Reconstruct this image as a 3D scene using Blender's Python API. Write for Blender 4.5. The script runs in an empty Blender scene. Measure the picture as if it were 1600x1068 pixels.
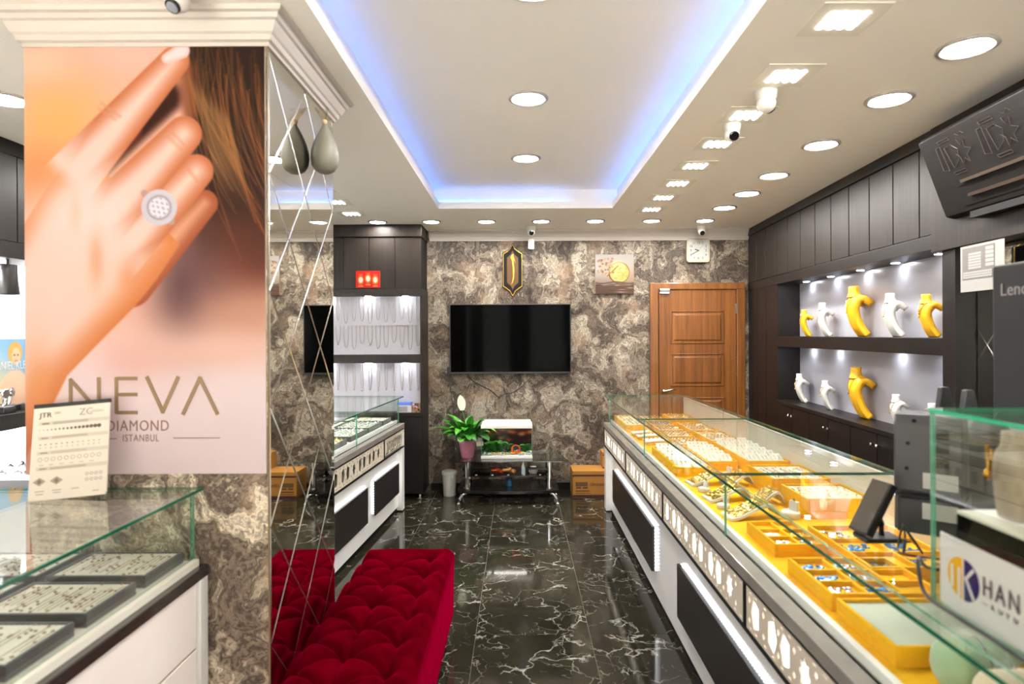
import bpy, bmesh, math, random
import numpy as np
from mathutils import Vector, Matrix
random.seed(7)
PI = math.pi
SC = bpy.context.scene
COL = SC.collection
# ------------------------------------------------------------------ camera, world, exposure
F, CX, CY, H = 972.0, 811.0, 522.0, 1.58        # focal length in pixels, vanishing point, eye height
cam_d = bpy.data.cameras.new('camera'); cam = bpy.data.objects.new('camera', cam_d); COL.objects.link(cam)
cam.location = (0, 0, H); cam.rotation_euler = (math.radians(90), math.radians(0.25), 0)
cam_d.sensor_width = 36; cam_d.lens = F / 1600 * 36
cam_d.shift_x = -(CX - 800) / 1600; cam_d.shift_y = -(534 - CY) / 1600
cam_d.clip_start = 0.02; cam_d.clip_end = 200
cam_d.dof.use_dof = True; cam_d.dof.focus_distance = 4.6; cam_d.dof.aperture_fstop = 2.4
SC.camera = cam
W = bpy.data.worlds.new('daylight'); SC.world = W; W.use_nodes = True
W.node_tree.nodes['Background'].inputs[0].default_value = (1.0, 0.94, 0.89, 1)
W.node_tree.nodes['Background'].inputs[1].default_value = 2.2
sun_d = bpy.data.lights.new('sun', 'SUN'); sun_d.energy = 33; sun_d.angle = 0.01; sun_d.color = (1.0, 0.95, 0.88)
sun = bpy.data.objects.new('sun', sun_d); COL.objects.link(sun); sun.location = (20, -6, 20); sun.rotation_euler = (0, math.radians(42), 0)   # along the street, lighting the pavement outside
SC.view_settings.view_transform = 'Standard'; SC.view_settings.look = 'None'
SC.view_settings.gamma = 1; SC.view_settings.use_curve_mapping = False
SC.view_settings.exposure = 1.68
SC.cycles.transparent_max_bounces = 32; SC.cycles.max_bounces = 12
SC.cycles.sample_clamp_indirect = 6; SC.cycles.blur_glossy = 0.6
SC.cycles.caustics_reflective = False; SC.cycles.caustics_refractive = False
L_DOWN = 94.0       # downlight diffuser radiance
L_PANEL = 12.0      # ceiling LED panels
L_NICHE = 30.0      # niche pucks
# ------------------------------------------------------------------ helpers
def s2l(c):
    c = c / 255.0
    return c / 12.92 if c <= 0.04045 else ((c + 0.055) / 1.055) ** 2.4
def rgb(r, g, b): return (s2l(r), s2l(g), s2l(b), 1)
def at(px, py, Y): return Vector(((px - CX) * Y / F, Y, H + (CY - py) * Y / F))

def new_mat(name):
    m = bpy.data.materials.new(name); m.use_nodes = True
    nt = m.node_tree; b = nt.nodes['Principled BSDF']
    return m, nt, b
def nd(nt, t, **kw):
    n = nt.nodes.new(t)
    for k, v in kw.items(): setattr(n, k, v)
    return n
def pmat(name, col, rough=0.5, metal=0.0, var=0.06, vscale=20, bump=0.0, bscale=200, spec=0.5, coat=0, sheen=0, emis=None, estr=0, stretch=(1, 1, 1)):
    """principled material with a little procedural colour variation and relief"""
    m, nt, b = new_mat(name)
    b.inputs['Roughness'].default_value = rough; b.inputs['Metallic'].default_value = metal
    b.inputs['Specular IOR Level'].default_value = spec; b.inputs['Coat Weight'].default_value = coat
    b.inputs['Coat Roughness'].default_value = 0.05
    b.inputs['Sheen Weight'].default_value = sheen
    tc = nd(nt, 'ShaderNodeTexCoord'); mp = nd(nt, 'ShaderNodeMapping'); mp.inputs['Scale'].default_value = stretch
    nt.links.new(tc.outputs['Object'], mp.inputs[0])
    nz = nd(nt, 'ShaderNodeTexNoise'); nz.inputs['Scale'].default_value = vscale; nz.inputs['Detail'].default_value = 4
    nt.links.new(mp.outputs[0], nz.inputs['Vector'])
    mx = nd(nt, 'ShaderNodeMix', data_type='RGBA')
    mx.inputs[6].default_value = tuple(max(0, c * (1 - var * 2)) for c in col[:3]) + (1,)
    mx.inputs[7].default_value = tuple(min(1, c * (1 + var * 2)) for c in col[:3]) + (1,)
    nt.links.new(nz.outputs[0], mx.inputs[0]); nt.links.new(mx.outputs[2], b.inputs['Base Color'])
    if bump:
        n2 = nd(nt, 'ShaderNodeTexNoise'); n2.inputs['Scale'].default_value = bscale; n2.inputs['Detail'].default_value = 3
        nt.links.new(mp.outputs[0], n2.inputs['Vector'])
        bp = nd(nt, 'ShaderNodeBump'); bp.inputs['Strength'].default_value = bump; bp.inputs['Distance'].default_value = 0.002
        nt.links.new(n2.outputs[0], bp.inputs['Height']); nt.links.new(bp.outputs[0], b.inputs['Normal'])
    if emis:
        b.inputs['Emission Color'].default_value = emis; b.inputs['Emission Strength'].default_value = estr
    return m
def emat(name, col, strength):
    m = bpy.data.materials.new(name); m.use_nodes = True; nt = m.node_tree
    nt.nodes.remove(nt.nodes['Principled BSDF'])
    e = nd(nt, 'ShaderNodeEmission'); e.inputs[0].default_value = col; e.inputs[1].default_value = strength
    nt.links.new(e.outputs[0], nt.nodes['Material Output'].inputs[0])
    return m
def glass_mat(name, tint, base=0.04, power=5.0, rough=0.0):
    """thin pane: transparent tint plus a mirror reflection that grows towards grazing angles"""
    m = bpy.data.materials.new(name); m.use_nodes = True; nt = m.node_tree
    nt.nodes.remove(nt.nodes['Principled BSDF'])
    lw = nd(nt, 'ShaderNodeLayerWeight'); lw.inputs[0].default_value = 0.5
    pw = nd(nt, 'ShaderNodeMath', operation='POWER'); pw.inputs[1].default_value = power
    mr = nd(nt, 'ShaderNodeMapRange'); mr.inputs[3].default_value = base; mr.inputs[4].default_value = 1.0
    t = nd(nt, 'ShaderNodeBsdfTransparent'); t.inputs[0].default_value = tint
    g = nd(nt, 'ShaderNodeBsdfGlossy'); g.inputs['Roughness'].default_value = rough; g.inputs[0].default_value = (1, 1, 1, 1)
    mx = nd(nt, 'ShaderNodeMixShader')
    nt.links.new(lw.outputs['Facing'], pw.inputs[0]); nt.links.new(pw.outputs[0], mr.inputs[0])
    nt.links.new(mr.outputs[0], mx.inputs[0]); nt.links.new(t.outputs[0], mx.inputs[1]); nt.links.new(g.outputs[0], mx.inputs[2])
    nt.links.new(mx.outputs[0], nt.nodes['Material Output'].inputs[0])
    return m
def wood_mat(name, c1, c2, scale=(60, 60, 1.6), rough=0.4, coat=0.0, bump=0.05, spec=0.4):
    m, nt, b = new_mat(name)
    tc = nd(nt, 'ShaderNodeTexCoord'); mp = nd(nt, 'ShaderNodeMapping'); mp.inputs['Scale'].default_value = scale
    nt.links.new(tc.outputs['Object'], mp.inputs[0])
    n1 = nd(nt, 'ShaderNodeTexNoise'); n1.inputs['Scale'].default_value = 1.0; n1.inputs['Detail'].default_value = 6; n1.inputs['Roughness'].default_value = 0.65
    n1.inputs['Distortion'].default_value = 0.4
    nt.links.new(mp.outputs[0], n1.inputs['Vector'])
    cr = nd(nt, 'ShaderNodeValToRGB'); cr.color_ramp.elements[0].position = 0.32; cr.color_ramp.elements[0].color = c1
    cr.color_ramp.elements[1].position = 0.68; cr.color_ramp.elements[1].color = c2
    nt.links.new(n1.outputs[0], cr.inputs[0]); nt.links.new(cr.outputs[0], b.inputs['Base Color'])
    bp = nd(nt, 'ShaderNodeBump'); bp.inputs['Strength'].default_value = bump; bp.inputs['Distance'].default_value = 0.002
    nt.links.new(n1.outputs[0], bp.inputs['Height']); nt.links.new(bp.outputs[0], b.inputs['Normal'])
    b.inputs['Roughness'].default_value = rough; b.inputs['Coat Weight'].default_value = coat; b.inputs['Coat Roughness'].default_value = 0.1
    b.inputs['Specular IOR Level'].default_value = spec
    return m
def wallpaper_mat(name, gain=1.0, seed=0.0, scale=1.0):
    m, nt, b = new_mat(name)
    tc = nd(nt, 'ShaderNodeTexCoord'); mp = nd(nt, 'ShaderNodeMapping'); mp.inputs['Location'].default_value = (seed, seed * 0.7, seed * 0.3)
    mp.inputs['Scale'].default_value = (scale * 1.15, scale, scale)
    nt.links.new(tc.outputs['Object'], mp.inputs[0])
    w1 = nd(nt, 'ShaderNodeTexNoise'); w1.inputs['Scale'].default_value = 2.6; w1.inputs['Detail'].default_value = 5; w1.inputs['Roughness'].default_value = 0.55
    nt.links.new(mp.outputs[0], w1.inputs['Vector'])
    sub = nd(nt, 'ShaderNodeVectorMath', operation='MULTIPLY_ADD'); sub.inputs[1].default_value = (0.85, 0.85, 0.85)
    nt.links.new(w1.outputs['Color'], sub.inputs[0]); nt.links.new(mp.outputs[0], sub.inputs[2])
    n1 = nd(nt, 'ShaderNodeTexNoise'); n1.inputs['Scale'].default_value = 3.4; n1.inputs['Detail'].default_value = 9; n1.inputs['Roughness'].default_value = 0.62; n1.inputs['Distortion'].default_value = 0.9
    nt.links.new(sub.outputs[0], n1.inputs['Vector'])
    cr = nd(nt, 'ShaderNodeValToRGB'); el = cr.color_ramp.elements
    stops = [(0.28, (50, 42, 38)), (0.37, (78, 67, 60)), (0.42, (122, 110, 99)), (0.455, (70, 60, 54)), (0.49, (128, 116, 104)), (0.52, (166, 154, 138)),
             (0.545, (100, 88, 79)), (0.585, (206, 196, 180)), (0.63, (140, 128, 116)), (0.68, (216, 206, 190)), (0.76, (120, 108, 97))]
    el[0].position = stops[0][0]; el[0].color = rgb(*stops[0][1]); el[1].position = stops[-1][0]; el[1].color = rgb(*stops[-1][1])
    for p, c in stops[1:-1]:
        e = el.new(p); e.color = rgb(*c)
    nt.links.new(n1.outputs[0], cr.inputs[0])
    n2 = nd(nt, 'ShaderNodeTexNoise'); n2.inputs['Scale'].default_value = 4.2; n2.inputs['Detail'].default_value = 3
    nt.links.new(mp.outputs[0], n2.inputs['Vector'])
    mr = nd(nt, 'ShaderNodeMapRange'); mr.inputs[1].default_value = 0.56; mr.inputs[2].default_value = 0.70; mr.inputs[4].default_value = 0.55
    nt.links.new(n2.outputs[0], mr.inputs[0])
    mx = nd(nt, 'ShaderNodeMix', data_type='RGBA'); mx.inputs[7].default_value = rgb(176, 148, 124)
    nt.links.new(mr.outputs[0], mx.inputs[0]); nt.links.new(cr.outputs[0], mx.inputs[6])
    n3 = nd(nt, 'ShaderNodeTexNoise'); n3.inputs['Scale'].default_value = 42; n3.inputs['Detail'].default_value = 6; n3.inputs['Roughness'].default_value = 0.7
    nt.links.new(sub.outputs[0], n3.inputs['Vector'])
    mr2 = nd(nt, 'ShaderNodeMapRange'); mr2.inputs[1].default_value = 0.3; mr2.inputs[2].default_value = 0.7; mr2.inputs[3].default_value = 0.55 * gain; mr2.inputs[4].default_value = 1.4 * gain
    nt.links.new(n3.outputs[0], mr2.inputs[0])
    ml = nd(nt, 'ShaderNodeVectorMath', operation='SCALE'); nt.links.new(mx.outputs[2], ml.inputs[0]); nt.links.new(mr2.outputs[0], ml.inputs['Scale'])
    wm = nd(nt, 'ShaderNodeVectorMath', operation='MULTIPLY'); wm.inputs[1].default_value = (1.04, 1.0, 0.93); nt.links.new(ml.outputs[0], wm.inputs[0])
    nt.links.new(wm.outputs[0], b.inputs['Base Color'])
    bp = nd(nt, 'ShaderNodeBump'); bp.inputs['Strength'].default_value = 0.25; bp.inputs['Distance'].default_value = 0.003
    nt.links.new(n1.outputs[0], bp.inputs['Height']); nt.links.new(bp.outputs[0], b.inputs['Normal'])
    b.inputs['Roughness'].default_value = 0.5; b.inputs['Specular IOR Level'].default_value = 0.2
    return m
def marble_mat(name):
    m, nt, b = new_mat(name)
    tc = nd(nt, 'ShaderNodeTexCoord'); oi = nd(nt, 'ShaderNodeObjectInfo')
    off = nd(nt, 'ShaderNodeVectorMath', operation='SCALE'); off.inputs[0].default_value = (37, 53, 11)
    nt.links.new(oi.outputs['Random'], off.inputs['Scale'])
    ad = nd(nt, 'ShaderNodeVectorMath', operation='ADD'); nt.links.new(tc.outputs['Object'], ad.inputs[0]); nt.links.new(off.outputs[0], ad.inputs[1])
    wn = nd(nt, 'ShaderNodeTexNoise'); wn.inputs['Scale'].default_value = 5; wn.inputs['Detail'].default_value = 5
    nt.links.new(ad.outputs[0], wn.inputs['Vector'])
    wa = nd(nt, 'ShaderNodeVectorMath', operation='MULTIPLY_ADD'); wa.inputs[1].default_value = (0.34, 0.34, 0.34)
    nt.links.new(wn.outputs['Color'], wa.inputs[0]); nt.links.new(ad.outputs[0], wa.inputs[2])
    def vein(scale, width, seed):
        mp = nd(nt, 'ShaderNodeMapping'); mp.inputs['Location'].default_value = (seed, seed, 0); nt.links.new(wa.outputs[0], mp.inputs[0])
        vo = nd(nt, 'ShaderNodeTexVoronoi', feature='DISTANCE_TO_EDGE'); vo.inputs['Scale'].default_value = scale; vo.inputs['Randomness'].default_value = 1
        nt.links.new(mp.outputs[0], vo.inputs['Vector'])
        mr = nd(nt, 'ShaderNodeMapRange'); mr.inputs[1].default_value = 0.0; mr.inputs[2].default_value = width; mr.inputs[3].default_value = 1; mr.inputs[4].default_value = 0
        nt.links.new(vo.outputs['Distance'], mr.inputs[0])
        nz = nd(nt, 'ShaderNodeTexNoise'); nz.inputs['Scale'].default_value = 4.5; nz.inputs['Detail'].default_value = 3; nt.links.new(mp.outputs[0], nz.inputs['Vector'])
        mk = nd(nt, 'ShaderNodeMapRange'); mk.inputs[1].default_value = 0.47; mk.inputs[2].default_value = 0.62; nt.links.new(nz.outputs[0], mk.inputs[0])
        mu = nd(nt, 'ShaderNodeMath', operation='MULTIPLY'); nt.links.new(mr.outputs[0], mu.inputs[0]); nt.links.new(mk.outputs[0], mu.inputs[1])
        return mu.outputs[0]
    v1 = vein(4.2, 0.030, 0); v2 = vein(9.5, 0.030, 3.7)
    mxv = nd(nt, 'ShaderNodeMath', operation='MULTIPLY_ADD'); mxv.inputs[1].default_value = 0.55; nt.links.new(v2, mxv.inputs[0]); nt.links.new(v1, mxv.inputs[2])
    ng = nd(nt, 'ShaderNodeTexNoise'); ng.inputs['Scale'].default_value = 6; ng.inputs['Detail'].default_value = 8; ng.inputs['Roughness'].default_value = 0.7
    nt.links.new(wa.outputs[0], ng.inputs['Vector'])
    cr = nd(nt, 'ShaderNodeValToRGB'); cr.color_ramp.elements[0].position = 0.3; cr.color_ramp.elements[0].color = rgb(22, 20, 15)
    cr.color_ramp.elements[1].position = 0.72; cr.color_ramp.elements[1].color = rgb(52, 49, 37); nt.links.new(ng.outputs[0], cr.inputs[0])
    mx = nd(nt, 'ShaderNodeMix', data_type='RGBA', clamp_factor=True); mx.inputs[7].default_value = rgb(150, 147, 136)
    nt.links.new(mxv.outputs[0], mx.inputs[0]); nt.links.new(cr.outputs[0], mx.inputs[6]); nt.links.new(mx.outputs[2], b.inputs['Base Color'])
    b.inputs['Roughness'].default_value = 0.07; b.inputs['Specular IOR Level'].default_value = 0.5
    return m
def attr_mat(name, rough=0.45, spec=0.4):
    m, nt, b = new_mat(name)
    a = nd(nt, 'ShaderNodeAttribute'); a.attribute_name = 'print'
    tc = nd(nt, 'ShaderNodeTexCoord'); nz = nd(nt, 'ShaderNodeTexNoise'); nz.inputs['Scale'].default_value = 300
    nt.links.new(tc.outputs['Object'], nz.inputs['Vector'])
    bp = nd(nt, 'ShaderNodeBump'); bp.inputs['Strength'].default_value = 0.03; bp.inputs['Distance'].default_value = 0.001
    nt.links.new(nz.outputs[0], bp.inputs['Height']); nt.links.new(bp.outputs[0], b.inputs['Normal'])
    nt.links.new(a.outputs['Color'], b.inputs['Base Color']); b.inputs['Roughness'].default_value = rough; b.inputs['Specular IOR Level'].default_value = spec
    return m

def rootloc(o):
    v = Vector((0, 0, 0))
    while o is not None:
        v += o.location; o = o.parent
    return v
class MB:
    def __init__(self): self.v = []; self.f = []; self.m = []
    def add(self, vs, fs, mi=0):
        k = len(self.v); self.v += [tuple(p) for p in vs]
        for f in fs: self.f.append(tuple(i + k for i in f)); self.m.append(mi)
        return self
    def box(self, x0, x1, y0, y1, z0, z1, mi=0, side=None):
        """side: (axis, material index) - faces not along the axis take the second material (the cut edges of a pane)"""
        vs = [(x0, y0, z0), (x1, y0, z0), (x1, y1, z0), (x0, y1, z0), (x0, y0, z1), (x1, y0, z1), (x1, y1, z1), (x0, y1, z1)]
        fs = [(0, 3, 2, 1), (4, 5, 6, 7), (0, 1, 5, 4), (2, 3, 7, 6), (1, 2, 6, 5), (3, 0, 4, 7)]
        ax = [2, 2, 1, 1, 0, 0]
        k = len(self.v); self.v += vs
        for f, a in zip(fs, ax):
            self.f.append(tuple(i + k for i in f)); self.m.append(mi if side is None or side[0] == a else side[1])
        return self
    def obox(self, c, ux, uy, uz, mi=0):
        """oriented box from centre and three half-axis vectors"""
        c = Vector(c); ux, uy, uz = Vector(ux), Vector(uy), Vector(uz)
        vs = [c + sx * ux + sy * uy + sz * uz for sz in (-1, 1) for sx, sy in ((-1, -1), (1, -1), (1, 1), (-1, 1))]
        return self.add(vs, [(0, 3, 2, 1), (4, 5, 6, 7), (0, 1, 5, 4), (2, 3, 7, 6), (1, 2, 6, 5), (3, 0, 4, 7)], mi)
    def prism(self, poly, axis, a, b, mi=0):
        """poly: 2D points; axis 'x': (y,z), 'y': (x,z), 'z': (x,y)"""
        n = len(poly)
        def P(p, t): return {'x': (t, p[0], p[1]), 'y': (p[0], t, p[1]), 'z': (p[0], p[1], t)}[axis]
        vs = [P(p, a) for p in poly] + [P(p, b) for p in poly]
        fs = [tuple(range(n))[::-1], tuple(range(n, 2 * n))] + [(i, (i + 1) % n, n + (i + 1) % n, n + i) for i in range(n)]
        return self.add(vs, fs, mi)
    def lathe(self, prof, c=(0, 0, 0), n=20, mi=0, caps=True, axis='z'):
        c = Vector(c); vs = []
        for r, z in prof:
            for i in range(n):
                a = 2 * PI * i / n; x, y = r * math.cos(a), r * math.sin(a)
                p = {'z': (x, y, z), 'y': (x, z, y), 'x': (z, x, y)}[axis]
                vs.append(c + Vector(p))
        fs = []
        for k in range(len(prof) - 1):
            for i in range(n):
                j = (i + 1) % n
                fs.append((k * n + i, k * n + j, (k + 1) * n + j, (k + 1) * n + i))
        if caps:
            fs.append(tuple(range(n))[::-1]); fs.append(tuple(range((len(prof) - 1) * n, len(prof) * n)))
        return self.add(vs, fs, mi)
    def tube(self, path, r, n=6, closed=False, mi=0):
        pts = [Vector(p) for p in path]; m = len(pts); vs = []; up = Vector((0.13, 0.21, 0.97)).normalized()
        rr = r if isinstance(r, (list, tuple)) else [r] * m
        for k in range(m):
            d = (pts[(k + 1) % m] - pts[k - 1]) if closed or 0 < k < m - 1 else (pts[1] - pts[0] if k == 0 else pts[-1] - pts[-2])
            if d.length < 1e-9: d = Vector((0, 0, 1))
            d.normalize(); a = d.cross(up)
            if a.length < 0.05: a = d.cross(Vector((1, 0, 0)))
            a.normalize(); b = d.cross(a)
            for i in range(n):
                t = 2 * PI * i / n; vs.append(pts[k] + rr[k] * (math.cos(t) * a + math.sin(t) * b))
        fs = []
        for k in range(m if closed else m - 1):
            k2 = (k + 1) % m
            for i in range(n):
                j = (i + 1) % n; fs.append((k * n + i, k * n + j, k2 * n + j, k2 * n + i))
        if not closed: fs += [tuple(range(n))[::-1], tuple(range((m - 1) * n, m * n))]
        return self.add(vs, fs, mi)
    def grid(self, fn, nu, nv, mi=0, flip=False):
        vs = [fn(i / nu, j / nv) for j in range(nv + 1) for i in range(nu + 1)]
        fs = []
        for j in range(nv):
            for i in range(nu):
                a = j * (nu + 1) + i; q = (a, a + 1, a + nu + 2, a + nu + 1); fs.append(q[::-1] if flip else q)
        return self.add(vs, fs, mi)
    def sphere(self, c, r, n=12, mi=0, sz=1.0):
        prof = [(max(1e-4, r * math.sin(PI * k / (n // 2))), -r * sz * math.cos(PI * k / (n // 2))) for k in range(n // 2 + 1)]
        return self.lathe(prof, c, n, mi, caps=False)
    def build(self, name, mats, parent=None, world=True, smooth=False, bevel=0, seg=2, solid=0, sub=0):
        off = rootloc(parent) if (parent is not None and world) else Vector((0, 0, 0))
        me = bpy.data.meshes.new(name)
        me.from_pydata([(x - off.x, y - off.y, z - off.z) for x, y, z in self.v], [], self.f)
        for mt in (mats if isinstance(mats, (list, tuple)) else [mats]): me.materials.append(mt)
        me.polygons.foreach_set('material_index', self.m)
        if smooth: me.polygons.foreach_set('use_smooth', [True] * len(me.polygons))
        me.update()
        o = bpy.data.objects.new(name, me); COL.objects.link(o)
        if parent is not None: o.parent = parent
        if solid:
            md = o.modifiers.new('solid', 'SOLIDIFY'); md.thickness = solid; md.offset = -1
        if sub:
            md = o.modifiers.new('sub', 'SUBSURF'); md.levels = sub; md.render_levels = sub
        if bevel:
            md = o.modifiers.new('bevel', 'BEVEL'); md.width = bevel; md.segments = seg; md.limit_method = 'ANGLE'
        return o
def tag(o, label=None, cat=None, group=None, kind=None):
    if label: o['label'] = label
    if cat: o['category'] = cat
    if group: o['group'] = group
    if kind: o['kind'] = kind
    return o
def thing(name, label, cat, loc=(0, 0, 0), rotz=0, group=None):
    o = bpy.data.objects.new(name, None); COL.objects.link(o); o.location = loc; o.rotation_euler = (0, 0, rotz)
    o.empty_display_size = 0.05
    return tag(o, label, cat, group)
def copy_tree(o, parent=None):
    c = o.copy(); COL.objects.link(c); c.parent = parent
    for ch in list(o.children): copy_tree(ch, c)
    return c
def structure(o): o['kind'] = 'structure'; return o
def text_mesh(name, s, size, mat, parent=None, loc=(0, 0, 0), rot=(0, 0, 0), ext=0.0006, width=1.0, align='LEFT', spacing=1.0):
    cu = bpy.data.curves.new(name, 'FONT'); cu.body = s; cu.size = size; cu.extrude = ext; cu.align_x = align; cu.space_character = spacing
    cu.resolution_u = 3
    t = bpy.data.objects.new(name, cu); COL.objects.link(t)
    me = bpy.data.meshes.new_from_object(t.evaluated_get(bpy.context.evaluated_depsgraph_get()))
    bpy.data.objects.remove(t); bpy.data.curves.remove(cu)
    for v in me.vertices: v.co.x *= width
    me.materials.clear(); me.materials.append(mat)
    o = bpy.data.objects.new(name, me); COL.objects.link(o); o.parent = parent; o.location = loc; o.rotation_euler = rot
    return o
def print_panel(name, gain, h, nx, ny, fn, mat, parent, place):
    """flat print: a fine grid whose colour attribute is computed by fn(u, v) on arrays (u right, v down); place(u, v) -> local point"""
    u, v = np.meshgrid(np.linspace(0, 1, nx), np.linspace(0, 1, ny))
    c = np.clip(fn(u.ravel(), v.ravel()), 0, 255) / 255.0
    lin = np.where(c <= 0.04045, c / 12.92, ((c + 0.055) / 1.055) ** 2.4)
    lin = lin * (gain or 0.8)
    vs = [place(a, b) for a, b in zip(u.ravel(), v.ravel())]
    fs = [(j * nx + i, (j + 1) * nx + i, (j + 1) * nx + i + 1, j * nx + i + 1) for j in range(ny - 1) for i in range(nx - 1)]
    me = bpy.data.meshes.new(name); me.from_pydata(vs, [], fs)
    ca = me.color_attributes.new('print', 'FLOAT_COLOR', 'POINT')
    ca.data.foreach_set('color', np.concatenate([lin, np.ones((len(lin), 1))], 1).astype(np.float32).ravel())
    me.materials.append(mat); me.update()
    o = bpy.data.objects.new(name, me); COL.objects.link(o); o.parent = parent
    return o
def flat_curve(outer, holes, name, ext):
    """plate with real cut-outs from a filled 2D curve; returns a mesh in the curve's xy plane"""
    cu = bpy.data.curves.new(name, 'CURVE'); cu.dimensions = '2D'; cu.fill_mode = 'BOTH'; cu.extrude = ext
    for poly in [outer] + holes:
        sp = cu.splines.new('POLY'); sp.points.add(len(poly) - 1); sp.use_cyclic_u = True
        for p, q in zip(sp.points, poly): p.co = (q[0], q[1], 0, 1)
    t = bpy.data.objects.new(name, cu); COL.objects.link(t)
    me = bpy.data.meshes.new_from_object(t.evaluated_get(bpy.context.evaluated_depsgraph_get()))
    bpy.data.objects.remove(t); bpy.data.curves.remove(cu)
    return me
# ------------------------------------------------------------------ materials
M = {}
M['ceiling'] = pmat('ceiling_plaster', rgb(247, 242, 236), 0.7, var=0.012, vscale=2.5, bump=0.02, bscale=60)
M['crown'] = pmat('crown_plaster', rgb(192, 184, 176), 0.5, var=0.01)
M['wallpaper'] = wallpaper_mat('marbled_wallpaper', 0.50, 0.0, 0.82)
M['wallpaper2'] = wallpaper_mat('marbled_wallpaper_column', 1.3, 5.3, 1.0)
M['darkwood'] = wood_mat('dark_laminate', rgb(12, 9, 8), rgb(25, 19, 16), (90, 90, 2.2), 0.42, spec=0.3)
M['darkwood2'] = wood_mat('dark_brown_laminate', rgb(22, 17, 14), rgb(40, 33, 27), (80, 80, 2.0), 0.46, spec=0.22)
M['teak'] = wood_mat('teak_veneer', rgb(86, 48, 16), rgb(130, 80, 32), (26, 26, 1.0), 0.35, coat=0.15)
M['marble'] = marble_mat('dark_marble')
M['grout'] = pmat('grout', rgb(112, 104, 88), 0.8)
M['white'] = pmat('white_lacquer', rgb(230, 228, 224), 0.16, var=0.01, coat=0.3)
M['whitemat'] = pmat('white_matt', rgb(236, 234, 230), 0.5, var=0.015)
M['plastic_w'] = pmat('white_plastic', rgb(214, 210, 202), 0.35, var=0.01)
M['plastic_b'] = pmat('black_plastic', rgb(26, 24, 24), 0.35, var=0.05)
M['plastic_g'] = pmat('grey_plastic', rgb(56, 56, 58), 0.4, var=0.04)
M['black'] = pmat('black_gloss', rgb(20, 18, 18), 0.12, var=0.05)
M['blackmat'] = pmat('black_matt', rgb(12, 10, 10), 0.6, spec=0.2)
M['ebony'] = wood_mat('ebony_panel', rgb(24, 20, 19), rgb(38, 32, 30), (60, 2, 60), 0.35)
M['stone'] = pmat('grey_brown_stone', rgb(122, 116, 108), 0.22, var=0.10, vscale=9, coat=0.2)
M['stone_d'] = pmat('dark_stone', rgb(50, 44, 40), 0.2, var=0.12, vscale=9, coat=0.2)
M['chrome'] = pmat('chrome', rgb(225, 225, 225), 0.08, 1.0, var=0.01)
M['steel'] = pmat('brushed_steel', rgb(180, 178, 174), 0.3, 1.0, var=0.03)
M['gold'] = pmat('gold', rgb(226, 172, 66), 0.2, 1.0, var=0.05, vscale=120)
M['goldp'] = pmat('pale_gold', rgb(222, 180, 96), 0.2, 1.0, var=0.06, vscale=150)
M['silver'] = pmat('silver', rgb(225, 225, 228), 0.14, 1.0, var=0.03)
M['yellow'] = pmat('yellow_velvet', rgb(236, 178, 34), 0.85, var=0.05, vscale=60, bump=0.15, bscale=700, spec=0.1)
M['yellow_b'] = pmat('yellow_leatherette', rgb(238, 176, 24), 0.5, var=0.03, vscale=40, bump=0.1, bscale=500)
M['ivory'] = pmat('ivory_leatherette', rgb(208, 204, 190), 0.6, var=0.02, vscale=40, bump=0.05, bscale=400)
M['bustwhite'] = pmat('white_leatherette', rgb(212, 210, 202), 0.5, var=0.015, bump=0.05, bscale=400)
M['greyvelvet'] = pmat('charcoal_velvet', rgb(66, 64, 62), 0.85, var=0.08, vscale=60, bump=0.1, bscale=600, sheen=0.3)
M['greypanel'] = pmat('grey_velvet_panel', rgb(178, 176, 182), 0.8, var=0.03, vscale=30, bump=0.08, bscale=500)
M['glass'] = glass_mat('clear_glass', (0.965, 0.985, 0.97, 1))
M['glassb'] = glass_mat('clear_glass_case', (0.965, 0.985, 0.972, 1), 0.025, 6.5)
M['smoke'] = glass_mat('smoked_glass', (0.25, 0.28, 0.26, 1), 0.06)
M['glass_edge'] = pmat('green_glass_edge', rgb(20, 92, 66), 0.1, var=0.05, coat=0.5)
M['glass_edge_l'] = pmat('pale_green_glass_edge', rgb(96, 160, 130), 0.1, var=0.05, coat=0.5)
M['mirror'] = pmat('mirror_silver', (0.80, 0.80, 0.75, 1), 0.015, 1.0, var=0.0)
M['mirror_bevel'] = pmat('mirror_bevel', (0.80, 0.80, 0.74, 1), 0.22, 1.0, var=0.0)
M['cream'] = pmat('cream_panel', rgb(226, 222, 208), 0.35, var=0.01)
M['cardboard'] = pmat('brown_cardboard', rgb(164, 112, 42), 0.7, var=0.04, vscale=12)
M['cardboard_d'] = pmat('maroon_print', rgb(70, 26, 22), 0.7)
M['ink'] = pmat('ink', rgb(48, 42, 40), 0.6)
M['inkgrey'] = pmat('grey_ink', rgb(150, 144, 140), 0.6)
M['bronze'] = pmat('bronze_print', rgb(132, 104, 70), 0.5, var=0.03)
M['bronze_d'] = pmat('dark_bronze_print', rgb(126, 96, 80), 0.5, var=0.03)
M['paper'] = pmat('paper', rgb(186, 184, 180), 0.7, var=0.01)
M['print'] = attr_mat('printed_surface', 0.5, 0.12)
M['canvas'] = attr_mat('painted_canvas', 0.6, 0.25)
M['e_down'] = emat('downlight_glow', (1.0, 0.975, 0.94, 1), L_DOWN)
M['e_panel'] = emat('led_panel_glow', (1.0, 0.96, 0.90, 1), L_PANEL)
M['e_blue'] = emat('blue_led', (0.06, 0.25, 1.0, 1), 7.5)
M['e_blue2'] = emat('blue_led_dim', (0.06, 0.24, 1.0, 1), 4.6)
M['e_niche'] = emat('niche_led', (0.90, 0.93, 1.0, 1), L_NICHE)
M['e_back'] = emat('frieze_backlight', (1.0, 0.95, 0.90, 1), 1.1)
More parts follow.
